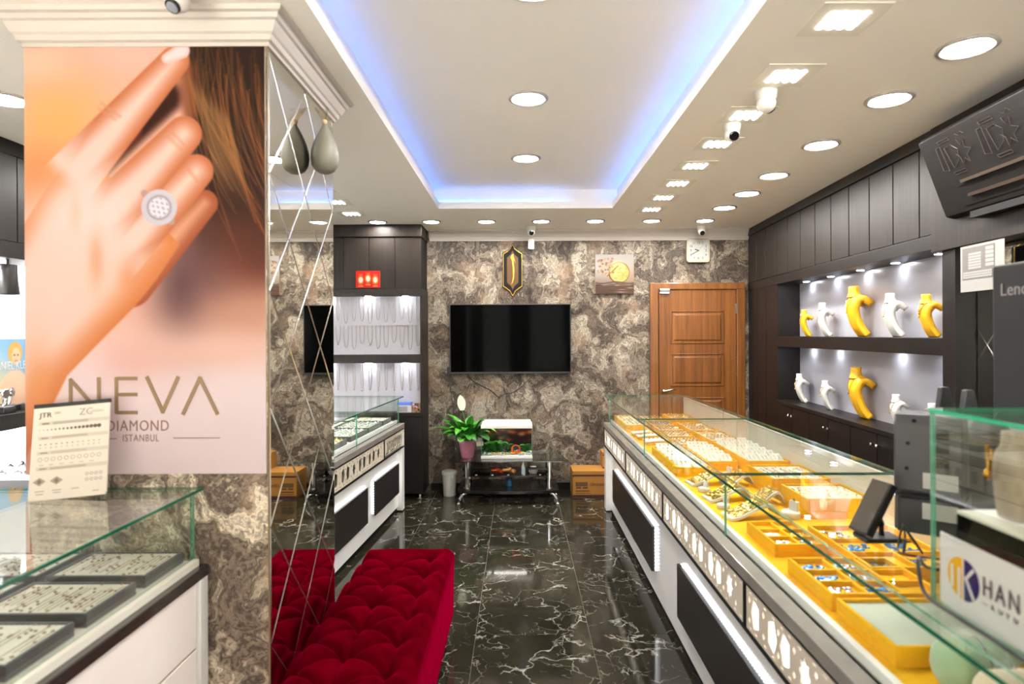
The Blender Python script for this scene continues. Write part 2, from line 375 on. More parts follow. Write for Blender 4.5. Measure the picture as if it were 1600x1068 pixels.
def led_dots(name, col, strength, scale):
    m = bpy.data.materials.new(name); m.use_nodes = True; nt = m.node_tree
    nt.nodes.remove(nt.nodes['Principled BSDF'])
    tc = nd(nt, 'ShaderNodeTexCoord'); sx = nd(nt, 'ShaderNodeSeparateXYZ'); nt.links.new(tc.outputs['Object'], sx.inputs[0])
    ad = nd(nt, 'ShaderNodeMath', operation='ADD'); nt.links.new(sx.outputs[1], ad.inputs[0]); nt.links.new(sx.outputs[2], ad.inputs[1])
    ml = nd(nt, 'ShaderNodeMath', operation='MULTIPLY'); ml.inputs[1].default_value = scale; nt.links.new(ad.outputs[0], ml.inputs[0])
    sn = nd(nt, 'ShaderNodeMath', operation='SINE'); nt.links.new(ml.outputs[0], sn.inputs[0])
    mr = nd(nt, 'ShaderNodeMapRange'); mr.inputs[1].default_value = -0.2; mr.inputs[2].default_value = 0.5; mr.inputs[3].default_value = 0.3; mr.inputs[4].default_value = strength
    nt.links.new(sn.outputs[0], mr.inputs[0])
    e = nd(nt, 'ShaderNodeEmission'); e.inputs[0].default_value = col; nt.links.new(mr.outputs[0], e.inputs[1])
    nt.links.new(e.outputs[0], nt.nodes['Material Output'].inputs[0])
    return m
M['e_led'] = led_dots('led_strip_dots', (0.95, 0.95, 1.0, 1), 1.8, 2 * PI / 0.020)
def velvet_mat():
    m, nt, b = new_mat('red_velvet')
    tc = nd(nt, 'ShaderNodeTexCoord'); nz = nd(nt, 'ShaderNodeTexNoise'); nz.inputs['Scale'].default_value = 9; nz.inputs['Detail'].default_value = 4
    nt.links.new(tc.outputs['Object'], nz.inputs['Vector'])
    cr = nd(nt, 'ShaderNodeValToRGB'); cr.color_ramp.elements[0].position = 0.3; cr.color_ramp.elements[0].color = (0.045, 0.0001, 0.0015, 1)
    cr.color_ramp.elements[1].position = 0.75; cr.color_ramp.elements[1].color = (0.095, 0.0002, 0.0035, 1)
    nt.links.new(nz.outputs[0], cr.inputs[0]); nt.links.new(cr.outputs[0], b.inputs['Base Color'])
    b.inputs['Roughness'].default_value = 1.0; b.inputs['Specular IOR Level'].default_value = 0.0
    b.inputs['Sheen Weight'].default_value = 0.26; b.inputs['Sheen Roughness'].default_value = 0.35; b.inputs['Sheen Tint'].default_value = (0.9, 0.0, 0.07, 1)
    n2 = nd(nt, 'ShaderNodeTexNoise'); n2.inputs['Scale'].default_value = 14; n2.inputs['Detail'].default_value = 5
    mp = nd(nt, 'ShaderNodeMapping'); mp.inputs['Scale'].default_value = (1, 3, 1); nt.links.new(tc.outputs['Object'], mp.inputs[0]); nt.links.new(mp.outputs[0], n2.inputs['Vector'])
    bp = nd(nt, 'ShaderNodeBump'); bp.inputs['Strength'].default_value = 0.25; bp.inputs['Distance'].default_value = 0.006
    nt.links.new(n2.outputs[0], bp.inputs['Height']); nt.links.new(bp.outputs[0], b.inputs['Normal'])
    return m
M['velvet'] = velvet_mat()
# ------------------------------------------------------------------ the room
ZC = 2.633; YB = 6.32; YF = -1.6; XL = -2.98
RW = thing_loc = Vector((2.33, 6.32, 0)); RANG = -math.atan(0.0566)      # the right-hand wall stands a little askew
# floor: grout bed with polished tiles
fl = structure(MB().box(XL - 0.1, 2.75, YF - 0.1, YB + 0.1, -0.05, -0.002).build('floor', M['grout']))
T = 0.6; tm = None; TS = 0.5985
for j in range(-9, 6):
    for i in range(-5, 5):
        x = -0.234 + T * i; y = 3.271 + T * j
        if tm is None:
            t = MB().box(0.0008, TS, 0.0008, TS, -0.012, 0.0).build('tile', M['marble'], fl, world=False); tm = t
        else:
            t = tm.copy(); COL.objects.link(t); t.parent = fl
        t.location = (x, y, random.uniform(-0.0003, 0.0003))
# walls
structure(MB().box(XL - 0.1, 2.75, YB, YB + 0.1, 0, 2.9).build('wall_back', M['wallpaper']))
structure(MB().box(XL - 0.1, XL, YF, YB, 0, 2.9).build('wall_left', M['wallpaper2']))
wr = structure(MB().box(0.27, 0.37, -8.1, 0.1, 0, 2.9).build('wall_right', M['darkwood2'])); wr.location = RW; wr.rotation_euler.z = RANG
m = MB(); openings = [(-2.85, -1.36, 0.5, 2.45), (-1.26, -1.10, 0.3, 2.45), (-0.86, -0.18, 0.06, 2.45), (0.22, 1.05, 0.7, 2.45), (1.15, 2.10, 0.7, 2.45)]  # unseen shopfront openings, enlarged to let more daylight reach the ceiling
xs = XL - 0.1
for (a, b, z0, z1) in openings:
    m.box(xs, a, YF - 0.1, YF, 0, 2.9); m.box(a, b, YF - 0.1, YF, 0, z0); m.box(a, b, YF - 0.1, YF, z1, 2.9); xs = b
m.box(xs, 2.75, YF - 0.1, YF, 0, 2.9)
structure(m.build('wall_front', M['whitemat']))
for k, (a, b, z0, z1) in enumerate(openings):
    w = structure(MB().box(a, b, YF - 0.06, YF - 0.05, z0, z1, 0, (1, 1)).build('window_%d' % (k + 1), [M['glass'], M['glass_edge']]))
    fr = MB().box(a, a + 0.04, YF - 0.09, YF - 0.02, z0, z1).box(b - 0.04, b, YF - 0.09, YF - 0.02, z0, z1).box(a, b, YF - 0.09, YF - 0.02, z1 - 0.04, z1).box(a, b, YF - 0.09, YF - 0.02, z0, z0 + 0.04)
    fr.build('window_frame', M['plastic_g'], w)
structure(MB().box(-0.9, 1.3, YB - 0.012, YB, 0, 0.075).build('baseboard_back', M['blackmat']))
structure(MB().box(-14, 14, -14, YF - 0.1, -0.06, -0.02).build('floor_bounce_outside', pmat('bounce_pavement', rgb(204, 200, 196), 0.8)))  # unseen paving, added to bounce sunlight up onto the shop ceiling
# ceiling with the recessed tray and its cove
ce = structure(thing('ceiling', None, None)); TX0, TX1, TY0, TY1, ZU = -0.68, 0.80, 0.6, 5.22, 2.80
for b in ((XL - 0.1, TX0, YF - 0.1, YB + 0.1), (TX1, 2.75, YF - 0.1, YB + 0.1), (TX0, TX1, TY1, YB + 0.1), (TX0, TX1, YF - 0.1, TY0)):
    MB().box(*b, ZC, ZC + 0.015).build('ceiling_panel', M['ceiling'], ce)
for b in ((TX0, TX0 + 0.012, TY0, TY1), (TX1 - 0.012, TX1, TY0, TY1), (TX0 + 0.012, TX1 - 0.012, TY1 - 0.012, TY1), (TX0 + 0.012, TX1 - 0.012, TY0, TY0 + 0.012)):
    MB().box(*b, ZC, ZC + 0.055).build('tray_lip', M['ceiling'], ce)
R = 0.032
for b in ((TX0 - R - 0.02, TX0 - R, TY0 - R, TY1 + R), (TX1 + R, TX1 + R + 0.02, TY0 - R, TY1 + R), (TX0 - R, TX1 + R, TY1 + R, TY1 + R + 0.02), (TX0 - R, TX1 + R, TY0 - R - 0.02, TY0 - R)):
    MB().box(*b, ZC + 0.01, ZU).build('cove_wall', M['ceiling'], ce)
MB().box(TX0 - R - 0.02, TX1 + R + 0.02, TY0 - R - 0.02, TY1 + R + 0.02, ZU, ZU + 0.02).build('tray_panel', M['ceiling'], ce)
MB().box(TX1 + 0.001, TX1 + 0.004, TY0, TY1, ZC + 0.030, ZC + 0.050).build('cove_light_strip', M['e_blue'], ce)
MB().box(TX0 - 0.004, TX0 - 0.001, TY0, TY1, ZC + 0.030, ZC + 0.050).build('cove_light_strip', M['e_blue2'], ce)
MB().box(TX0, 0.40, TY1 + 0.001, TY1 + 0.004, ZC + 0.030, ZC + 0.050).build('cove_light_strip', M['e_blue2'], ce)
# crown moulding: (outward, height below ceiling)
PROF = [(0.0, -0.105), (0.012, -0.105), (0.012, -0.092), (0.024, -0.088), (0.028, -0.072), (0.036, -0.066), (0.046, -0.046), (0.050, -0.036), (0.060, -0.032), (0.066, -0.018), (0.078, -0.014), (0.082, 0.0)]
m = MB(); n = len(PROF)
vs = [(x, YB - o, ZC + z) for x in (-0.905, 2.33) for o, z in PROF]
m.add(vs, [(k, k + 1, n + k + 1, n + k) for k in range(n - 1)] + [tuple(range(n)), tuple(range(n, 2 * n))[::-1]])
structure(m.build('trim_1', M['crown']))
# column with its crown
CXL, CXR, CYF, CYB = -1.615, -0.828, 2.05, 2.77
structure(MB().box(CXL, CXR, CYF, CYB, 0, ZC).build('wall_column', M['wallpaper2']))
m = MB(); vs = []
for o, z in PROF:
    o *= 0.92
    vs += [(CXL - o, CYF - o, ZC + z), (CXR + o, CYF - o, ZC + z), (CXR + o, CYB + o, ZC + z), (CXL - o, CYB + o, ZC + z)]
fs = [(k * 4 + i, k * 4 + (i + 1) % 4, k * 4 + 4 + (i + 1) % 4, k * 4 + 4 + i) for k in range(n - 1) for i in range(4)]
structure(m.add(vs, fs).build('trim_2', M['crown']))
structure(MB().box(CXR, CXR + 0.003, CYF - 0.004, CYF + 0.001, 0, ZC - 0.105).build('trim_3', M['bronze']))
# door in the back wall
dr = structure(thing('door_1', None, None, (1.8, YB, 0)))
DX0, DX1, DT = 1.325, 2.288, 2.092
MB().box(DX0, DX0 + 0.085, YB - 0.035, YB, 0, DT).build('door_jamb', M['teak'], dr, bevel=0.006)
MB().box(DX1 - 0.085, DX1, YB - 0.035, YB, 0, DT).build('door_jamb', M['teak'], dr, bevel=0.006)
MB().box(DX0, DX1, YB - 0.036, YB, DT - 0.066, DT).build('door_head', M['teak'], dr, bevel=0.006)
LX0, LX1 = DX0 + 0.094, DX1 - 0.094
leaf = MB().box(LX0, LX1, YB - 0.02, YB, 0.01, DT - 0.07).build('door_leaf', M['teak'], dr)
for z0 in (0.14, 0.60, 1.045, 1.475):
    a, b, c, d = LX0 + 0.115, LX1 - 0.115, z0, z0 + 0.335
    m = MB()
    def ring(i, y): return [(a + i, y, c + i), (b - i, y, c + i), (b - i, y, d - i), (a + i, y, d - i)]
    vs = ring(0, YB - 0.0205) + ring(0.008, YB - 0.028) + ring(0.016, YB - 0.014) + ring(0.045, YB - 0.027)
    fs = [(k * 4 + i, k * 4 + (i + 1) % 4, k * 4 + 4 + (i + 1) % 4, k * 4 + 4 + i) for k in range(3) for i in range(4)] + [(12, 13, 14, 15)]
    m.add(vs, fs).build('door_panel', M['teak'], leaf)
hz = 1.0
m = MB().lathe([(0.02, 0), (0.02, 0.008), (0.009, 0.01), (0.009, 0.045)], (LX0 + 0.045, YB - 0.02, hz), 12, axis='y')
m.v = [(x, 2 * (YB - 0.02) - y, z) for x, y, z in m.v]
m.tube([(LX0 + 0.045, YB - 0.06, hz), (LX0 + 0.075, YB - 0.065, hz + 0.008), (LX0 + 0.12, YB - 0.063, hz + 0.018), (LX0 + 0.165, YB - 0.06, hz + 0.016)], [0.009, 0.009, 0.007, 0.005], 8)
m.build('door_handle', M['chrome'], leaf, smooth=True)
for z in (1.78, 0.3): MB().box(LX1 - 0.004, LX1 + 0.008, YB - 0.04, YB - 0.02, z, z + 0.1).build('hinge', M['steel'], dr)
ms = MB().box(LX0 + 0.005, LX0 + 0.10, YB - 0.05, YB - 0.035, DT - 0.078, DT - 0.058).build('magnetic_contact', M['plastic_w'], dr, bevel=0.003)
MB().box(LX0 + 0.005, LX0 + 0.10, YB - 0.05, YB - 0.02, DT - 0.108, DT - 0.088).build('magnetic_contact', M['plastic_w'], dr, bevel=0.003)
# ------------------------------------------------------------------ ceiling fixtures
ORD = ['first', 'second', 'third', 'fourth', 'fifth', 'sixth', 'seventh', 'eighth', 'ninth']
M['steelw'] = pmat('satin_grey', rgb(170, 164, 158), 0.4, var=0.01)
def make_downlight(r, z):
    t = thing('downlight', 'x', 'ceiling light')
    MB().lathe([(r, 0.0), (r + 0.018, 0.0), (r + 0.020, -0.006), (r + 0.006, -0.012), (r - 0.002, -0.008), (r - 0.004, 0.0)], n=28, caps=False).build('trim_ring', M['steelw'], t, smooth=True)
    MB().add([(r * math.cos(2 * PI * i / 28), r * math.sin(2 * PI * i / 28), -0.004) for i in range(28)], [tuple(range(28))[::-1]]).build('diffuser', M['e_down'], t)
    return t
def place_downlights(proto, pts, labels, group):
    for k, (p, l) in enumerate(zip(pts, labels)):
        o = proto if k == 0 else copy_tree(proto)
        o.location = p; o['label'] = l; o['group'] = group
right = [(1.654, 2.29), (1.669, 2.797), (1.689, 3.47), (1.70, 4.14), (1.715, 4.67), (1.72, 5.195)]
place_downlights(make_downlight(0.082, ZC), [(x, y, ZC - 0.001) for x, y in right],
                 ['round recessed downlight, %s from the front in the row along the dark cabinets' % ORD[k] for k in range(6)], 'downlights along the right-hand cabinets')
back = [-1.31, -0.81, -0.30, 0.21, 0.714, 1.237, 1.73]
place_downlights(make_downlight(0.071, ZC), [(x, 5.78, ZC - 0.001) for x in back],
                 ['round downlight, %s from the left in the row before the back wall' % ORD[k] for k in range(7)], 'downlights along the back wall')
place_downlights(make_downlight(0.084, ZU), [(0.053, 3.21, ZU - 0.001), (0.053, 4.30, ZU - 0.001)],
                 ['larger downlight in the middle of the ceiling tray, nearer of the lit pair', 'downlight in the ceiling tray nearest the wall-mounted television'], 'downlights in the ceiling tray')
left = [(-2.27, 2.75), (-2.27, 3.4), (-2.27, 4.1)]
place_downlights(make_downlight(0.082, ZC), [(x, y, ZC - 0.001) for x, y in left],
                 ['round downlight above the left display wall beside the poster column', 'round downlight behind the poster column, second along the left wall', 'round downlight behind the poster column, third along the left wall'], 'downlights along the left wall')
t = make_downlight(0.095, ZU); t.location = (0.053, 2.16, ZU - 0.001); tag(t, 'unlit round ceiling disc at the top edge above the tray', 'ceiling light')
t.children[1].data = t.children[1].data.copy(); t.children[1].data.materials.clear(); t.children[1].data.materials.append(M['ceiling'])
M['plate'] = pmat('panel_plate', rgb(234, 229, 218), 0.5, var=0.01)
def make_led_panel():
    t = thing('led_panel', 'x', 'ceiling light')
    MB().box(-0.112, 0.112, -0.112, 0.112, -0.004, 0.0).build('panel_plate', M['plate'], t, world=False, bevel=0.001)
    bar = MB()
    for k in range(5):
        bar.lathe([(0.0095, -0.007), (0.0095, -0.0035)], (0, -0.048 + 0.024 * k, 0), 12)
    b0 = None
    for k in range(4):
        if b0 is None: o = b0 = bar.build('lamp_row', M['e_panel'], t, world=False)
        else: o = b0.copy(); COL.objects.link(o); o.parent = t
        o.location.x = -0.054 + 0.036 * k
    return t
lp = make_led_panel()
for k in range(8):
    o = lp if k == 0 else copy_tree(lp)
    o.location = (1.09 + 0.005 * k, 2.09 + 0.453 * k, ZC - 0.0005); tag(o, 'square twenty-lamp LED panel, %s from the front beside the ceiling tray' % ORD[k], 'ceiling light', 'LED panels right of the tray')
for k, y in enumerate((5.39, 4.92, 4.47, 4.02)):
    o = copy_tree(lp); o.location = (-1.447, y, ZC - 0.0005)
    tag(o, 'square LED panel left of the tray, %s from the back cabinet' % ORD[k], 'ceiling light', 'LED panels left of the tray')
def ceiling_camera(label, loc, aim, lens=True, s=1.0):
    t = thing('security_camera', label, 'camera', loc, group='white dome security cameras')
    MB().lathe([(0.036 * s, 0), (0.036 * s, -0.012 * s), (0.031 * s, -0.03 * s), (0.026 * s, -0.034 * s)], n=20).build('mount', M['plastic_w'], t, world=False, smooth=True, bevel=0.002)
    d = Vector(aim).normalized(); c = Vector((0, 0, -0.042 * s))
    b = MB().sphere(c, 0.030 * s, 16).build('ball', M['plastic_w'], t, world=False, smooth=True)
    rot = d.to_track_quat('Z', 'Y')
    m = MB().lathe([(0.019 * s, 0.024 * s), (0.019 * s, 0.031 * s), (0.015 * s, 0.0325 * s)], n=16)
    m.v = [tuple(rot @ Vector(p) + c) for p in m.v]; m.build('lens_face', M['black'], b, world=False)
    return t
ceiling_camera('dome camera on the ceiling aimed away, nearer of the two by the LED panels', (1.078, 2.70, ZC), (0.6, 0.7, -0.2), s=1.35)
ceiling_camera('dome camera with black lens facing out beside the fourth LED panel', (1.076, 3.13, ZC), (0.0, -0.9, -0.5), s=1.25)
ceiling_camera('dome camera at the crown above the wall clock', (1.795, 6.10, ZC), (0.0, -0.8, -0.6), s=1.25)
ceiling_camera('dome camera at the crown above the white motion sensor', (0.124, 6.10, ZC), (0.02, -0.9, -0.35), s=1.25)
ceiling_camera('dome camera above the poster, cut off by the top of the photo', (-1.02, 1.87, ZC), (-0.2, -0.6, -0.8), s=1.15)
# ------------------------------------------------------------------ poster on the column (printed picture of a hand with a ring)
def sstep(a, b, x):
    t = np.clip((x - a) / (b - a), 0, 1); return t * t * (3 - 2 * t)
def seg_sd(x, y, a, b, ra, rb):
    ax, ay = a; bx, by = b; dx, dy = bx - ax, by - ay; L2 = dx * dx + dy * dy
    t = np.clip(((x - ax) * dx + (y - ay) * dy) / L2, 0, 1)
    return np.hypot(x - ax - t * dx, y - ay - t * dy) - (ra + (rb - ra) * t), t
def mixc(c, col, k): return c + (np.array(col, float)[None, :] - c) * np.clip(k, 0, 1)[:, None]
def blob(x, y, cx, cy, rx, ry): return np.exp(-(((x - cx) / rx) ** 2 + ((y - cy) / ry) ** 2))
def poster_fn(u, v):
    x = 40 + u * 377; y = 64 + v * 673
    c = np.tile(np.array([[243., 221., 211.]]), (len(x), 1))
    # soft background
    up = 1 - sstep(470, 600, y)
    c = mixc(c, (238, 180, 150), up * 0.9)
    c = mixc(c, (252, 180, 104), blob(x, y, 95, 190, 85, 75) * 0.95)
    c = mixc(c, (236, 190, 168), blob(x, y, 210, 80, 60, 28) * 0.9)
    c = mixc(c, (250, 205, 170), blob(x, y, 60, 95, 50, 30) * 0.6)
    c = mixc(c, (224, 132, 66), blob(x, y, 70, 275, 60, 50) * 0.8)
    c = mixc(c, (120, 84, 78), sstep(250, 330, x - 0.55 * (y - 420)) * (1 - sstep(440, 560, y + 0.18 * (x - 230))) * sstep(280, 380, y) * 0.95)
    c = mixc(c, (98, 68, 68), blob(x, y, 288, 448, 52, 82) * 0.95)
    c = mixc(c, (132, 62, 40), blob(x, y, 400, 400, 60, 70) * 0.8)
    c = mixc(c, (205, 150, 118), blob(x, y, 392, 490, 80, 45) * 0.8)
    c = mixc(c, (236, 190, 166), blob(x, y, 330, 545, 130, 32) * 0.8)
    c = mixc(c, (232, 176, 156), blob(x, y, 210, 560, 60, 40) * 0.6)
    # dark hollow between the fingers and the hair on the right
    dark = sstep(-18, 10, (x - 262) + 0.05 * (y - 90) - 30 * np.sin(y * 0.012))
    hair = sstep(276, 304, x - 0.06 * (y - 64)) * (1 - sstep(300, 420, y - 0.35 * (x - 300)))
    c = mixc(c, (46, 28, 20), hair); c = mixc(c, (120, 58, 36), hair * blob(x, y, 380, 390, 80, 70) * 0.7)
    d, t = seg_sd(x, y, (262, 150), (160, 262), 30, 16)
    c = mixc(c, (58, 26, 18), 1 - sstep(-14, 6, d))
    d, t = seg_sd(x, y, (215, 205), (150, 272), 5, 7); c = mixc(c, (196, 66, 26), (1 - sstep(-6, 10, d)) * 0.55)
    d, t = seg_sd(x, y, (292, 108), (300, 170), 14, 12); c = mixc(c, (150, 84, 50), (1 - sstep(-8, 10, d)) * 0.7)
    rs = np.random.RandomState(4)
    for k in range(60):
        x0 = 292 + rs.rand() * 120; y0 = 60 + rs.rand() * 90; b = rs.rand() * 60 + 20; ln = 130 + rs.rand() * 190
        cxk = x0 + (y - y0) * (0.18 + 0.22 * rs.rand()) - b * np.sin((y - y0) / ln * PI) * 0.35
        k1 = np.exp(-((x - cxk) / (0.9 + rs.rand())) ** 2) * (y > y0) * (y < y0 + ln) * hair
        c = mixc(c, (150 + 30 * rs.rand(), 100, 50), k1 * (0.15 + 0.3 * rs.rand()))
    for k in range(14):
        cxk = 296 + 3.2 * k + (y - 110) * 0.22 + 10 * np.sin((y - 110) / 130.); c = mixc(c, (196, 144, 82), np.exp(-((x - cxk) / 1.6) ** 2) * sstep(105 + 4 * k, 150 + 4 * k, y) * (1 - sstep(240, 330, y)) * 0.5)
    # the hand
    def skin(c, d, t=None, soft=26, pale=(248, 208, 186), edge=(204, 120, 76), k=1.0, f0=0.5):
        ins = 1 - sstep(-2.2, 1.2, d); s = sstep(0, soft, -d)
        if t is not None: s = np.maximum(s, sstep(f0, 0.95, t)); ins = ins * (1 - sstep(0.88, 1.0, t) * 0.999)
        col = np.array(edge, float)[None, :] * (1 - s)[:, None] + np.array(pale, float)[None, :] * s[:, None]
        return c + (col - c) * (ins * k)[:, None]
    d, t = seg_sd(x, y, (322, 316), (205, 440), 22, 38); c = skin(c, d, None, 34, (238, 176, 136), (170, 88, 52))
    # back of the hand and forearm
    bx = np.interp(y, [250, 290, 330, 380, 433, 476, 540, 583, 626, 700, 740], [150, 190, 240, 283, 248, 213, 149, 107, 85, 46, 30])
    tl = np.interp(x, [40, 75, 110, 150, 300], [345, 290, 245, 215, 215])
    dd = np.maximum((x - bx) * 0.75, (tl - y) * 0.75); c = skin(c, dd, None, 60, (247, 204, 180), (220, 132, 74))
    d, t = seg_sd(x, y, (310, 266), (172, 412), 27, 42); c = skin(c, d, t, 32)
    d, t = seg_sd(x, y, (290, 208), (140, 366), 29, 44); c = skin(c, d, t, 32)
    d, t = seg_sd(x, y, (276, 94), (100, 290), 24, 44); c = skin(c, d, t, 32)
    c = mixc(c, (251, 224, 208), blob(x, y, 130, 330, 70, 60) * 0.8)
    c = mixc(c, (247, 208, 186), blob(x, y, 75, 430, 50, 100) * 0.6)
    c = mixc(c, (224, 142, 84), blob(x, y, 152, 402, 12, 42) * 0.5); c = mixc(c, (220, 136, 82), blob(x, y, 205, 425, 18, 26) * 0.5)
    c = mixc(c, (230, 160, 104), blob(x, y, 120, 330, 10, 30) * 0.3); c = mixc(c, (232, 150, 84), blob(x, y, 60, 610, 26, 70) * 0.7)
    c = mixc(c, (206, 118, 84), blob(x, y, 44, 700, 14, 60) * 0.7)
    c = mixc(c, (226, 150, 96), blob(x, y, 200, 300, 30, 7) * 0.0)
    # creases, nail
    for (a, b) in (((158, 168), (182, 184)), ((162, 160), (190, 180)), ((262, 208), (286, 232)), ((268, 202), (290, 224)), ((296, 262), (310, 280))):
        d, t = seg_sd(x, y, a, b, 1, 1); c = mixc(c, (216, 150, 112), np.exp(-(d / 2.2) ** 2) * 0.5)
    d, t = seg_sd(x, y, (288, 78), (264, 90), 13, 9); c = mixc(c, (246, 206, 192), 1 - sstep(-3, 1, d)); c = mixc(c, (255, 236, 228), (1 - sstep(-9, -3, d)) * 0.7)
    # ring
    d, t = seg_sd(x, y, (228, 300), (270, 344), 6, 6); c = mixc(c, (196, 160, 140), 1 - sstep(-2, 1, d))
    q = np.hypot(x - 251, (y - 322)); rs2 = np.sin(x * 1.7) * np.cos(y * 1.9 + x * 0.6)
    c = mixc(c, (214, 206, 206), 1 - sstep(27, 29, q)); g = (1 - sstep(26, 28, q))[:, None]
    c = c + g * (rs2[:, None] * 22)
    c = mixc(c, (172, 160, 160), np.exp(-((q - 18) / 1.6) ** 2)); c = mixc(c, (244, 242, 244), (1 - sstep(14, 17, q)) * 0.7)
    c = mixc(c, (150, 138, 138), (1 - sstep(14, 17, q)) * (np.sin((x - y) * 0.5) * np.cos((x + y) * 0.33) > 0.35) * 0.55)
    return c * np.array([[1.0, 1.0, 1.06]])
ps = thing('wall_poster', 'tall glossy poster of a hand wearing a round ring, on the column', 'poster', ((CXL + CXR) / 2, CYF, 1.12))
PX0, PX1, PZ0, PZ1 = -1.622, -0.832, 1.127, 2.545
MB().box(PX0, PX1, CYF - 0.006, CYF - 0.0005, PZ0, PZ1).build('backing_board', M['whitemat'], ps)
pl = rootloc(ps)
print_panel('printed_sheet', 0.66, 0, 250, 446, poster_fn, M['print'], ps, lambda u, v: (PX0 + u * (PX1 - PX0) - pl.x, CYF - 0.0075 - pl.y, PZ1 - v * (PZ1 - PZ0) - pl.z))
def pp(px, py): return ((px - CX) * CYF / F, H + (CY - py) * CYF / F)
def stroke_letters(polys, name, mat, parent, y, w):
    for poly in polys:
        m = MB(); y0_ = y
        for a, b in zip(poly[:-1], poly[1:]):
            a2, b2 = Vector(pp(*a)), Vector(pp(*b)); d = (b2 - a2).normalized(); nn = Vector((-d.y, d.x)) * w / 2; e = d * w * 0.35
            y -= 0.0004; m.prism([tuple(a2 - e + nn), tuple(a2 - e - nn), tuple(b2 + e - nn), tuple(b2 + e + nn)], 'y', y - 0.001, y)
        m.build(name, mat, parent); y = y0_
yl = CYF - 0.008; L5 = F / CYF
def E_letter(x): m = [[(x, 586), (x, 642)]]; return m
N_ = [(113, 641), (113, 590), (157, 640), (157, 588)]
stroke_letters([N_], 'letter', M['bronze'], ps, yl, 0.0125)
m = MB()
for a, b in (((184, 586), (184, 643)), ((184, 588), (217, 588)), ((184, 613), (217, 613)), ((184, 641), (217, 641))):
    a2, b2 = Vector(pp(*a)), Vector(pp(*b)); d = (b2 - a2).normalized(); nn = Vector((-d.y, d.x)) * 0.006
    m.prism([tuple(a2 + nn), tuple(a2 - nn), tuple(b2 - nn), tuple(b2 + nn)], 'y', yl - 0.001 - 0.0004 * (abs(d.x) > 0.5), yl - 0.0004 * (abs(d.x) > 0.5))
m.build('letter', M['bronze'], ps)
stroke_letters([[(232, 587), (256, 640), (280, 587)], [(288, 643), (314, 588), (341, 643)]], 'letter', M['bronze'], ps, yl, 0.0125)
x, z = pp(168, 669.5); text_mesh('small_lettering', 'DIAMOND', 0.050, M['bronze_d'], ps, (x - pl.x, yl - pl.y, z - pl.z), (PI / 2, 0, 0), width=0.80, spacing=1.12)
x, z = pp(193, 686); text_mesh('small_lettering', 'ISTANBUL', 0.033, M['bronze_d'], ps, (x - pl.x, yl - pl.y, z - pl.z), (PI / 2, 0, 0), width=0.72, spacing=1.15)
for a, b in (((112, 681.5), (184, 681.5)), ((272, 681), (345, 681))):
    a, b = pp(*a), pp(*b); MB().box(a[0], b[0], yl - 0.001, yl, a[1] - 0.0015, a[1] + 0.0015).build('rule_line', M['bronze_d'], ps)
# ------------------------------------------------------------------ bevelled diamond mirrors on the column and on the right wall
def clip_poly(poly, x0, x1, z0, z1):
    def cl(p, f, g):
        out = []
        for i in range(len(p)):
            a, b = p[i], p[(i + 1) % len(p)]
            fa, fb = f(a), f(b)
            if fa >= 0: out.append(a)
            if (fa >= 0) != (fb >= 0): out.append(g(a, b, fa / (fa - fb)))
        return out
    lerp = lambda a, b, t: (a[0] + (b[0] - a[0]) * t, a[1] + (b[1] - a[1]) * t)
    for f in (lambda p: p[0] - x0, lambda p: x1 - p[0], lambda p: p[1] - z0, lambda p: z1 - p[1]):
        poly = cl(poly, f, lerp)
        if len(poly) < 3: return []
    return poly
def inset(poly, d):
    n = len(poly); out = []
    for i in range(n):
        p0, p1, p2 = Vector(poly[i - 1]), Vector(poly[i]), Vector(poly[(i + 1) % n])
        e1, e2 = (p1 - p0).normalized(), (p2 - p1).normalized()
        n1, n2 = Vector((-e1.y, e1.x)), Vector((-e2.y, e2.x)); k = 1 + n1.dot(n2)
        out.append(tuple(p1 + (n1 + n2) * (d / max(k, 0.25))))
    return out
def diamond_mirror(t, to3, y0, y1, z0, z1, cy, cz, hw, hh, bev=0.0055):
    """to3(u, z, depth) -> local point"""
    for par in (0, 1):
        for i in range(-6, 7):
            for j in range(-9, 10):
                uc = cy + 2 * hw * i + hw * par; zc = cz + 2 * hh * j + hh * par
                poly = clip_poly([(uc - hw, zc), (uc, zc - hh), (uc + hw, zc), (uc, zc + hh)], y0, y1, z0, z1)
                q = []
                for p in poly:
                    if not q or (abs(p[0] - q[-1][0]) + abs(p[1] - q[-1][1])) > 1e-4: q.append(p)
                if len(q) > 2 and abs(q[0][0] - q[-1][0]) + abs(q[0][1] - q[-1][1]) < 1e-4: q.pop()
                ar = 0.5 * sum(q[k - 1][0] * q[k][1] - q[k][0] * q[k - 1][1] for k in range(len(q))) if len(q) > 2 else 0
                if ar < 0.0012: continue
                o0 = inset(q, 0.0006); i0 = inset(q, bev); n = len(q)
                m = MB(); vs = [to3(p[0], p[1], 0.0) for p in o0] + [to3(p[0], p[1], 0.0022) for p in o0] + [to3(p[0], p[1], 0.0034) for p in i0]
                m.add(vs, [(k, (k + 1) % n, n + (k + 1) % n, n + k) for k in range(n)] + [(n + k, n + (k + 1) % n, 2 * n + (k + 1) % n, 2 * n + k) for k in range(n)], 1)
                m.add(vs, [tuple(range(2 * n, 3 * n))], 0)
                m.build('mirror_tile', [M['mirror'], M['mirror_bevel']], t, world=False)
mt = thing('mirror_panel', 'tall mirror of diamond panes on the side of the poster column', 'mirror', (CXR, CYF, 0))
diamond_mirror(mt, lambda u, z, d: (0.001 + d, u - CYF, z), CYF + 0.004, CYB, 0.02, ZC - 0.107, 2.05 + 0.177, 2.12, 0.1745, 0.195)
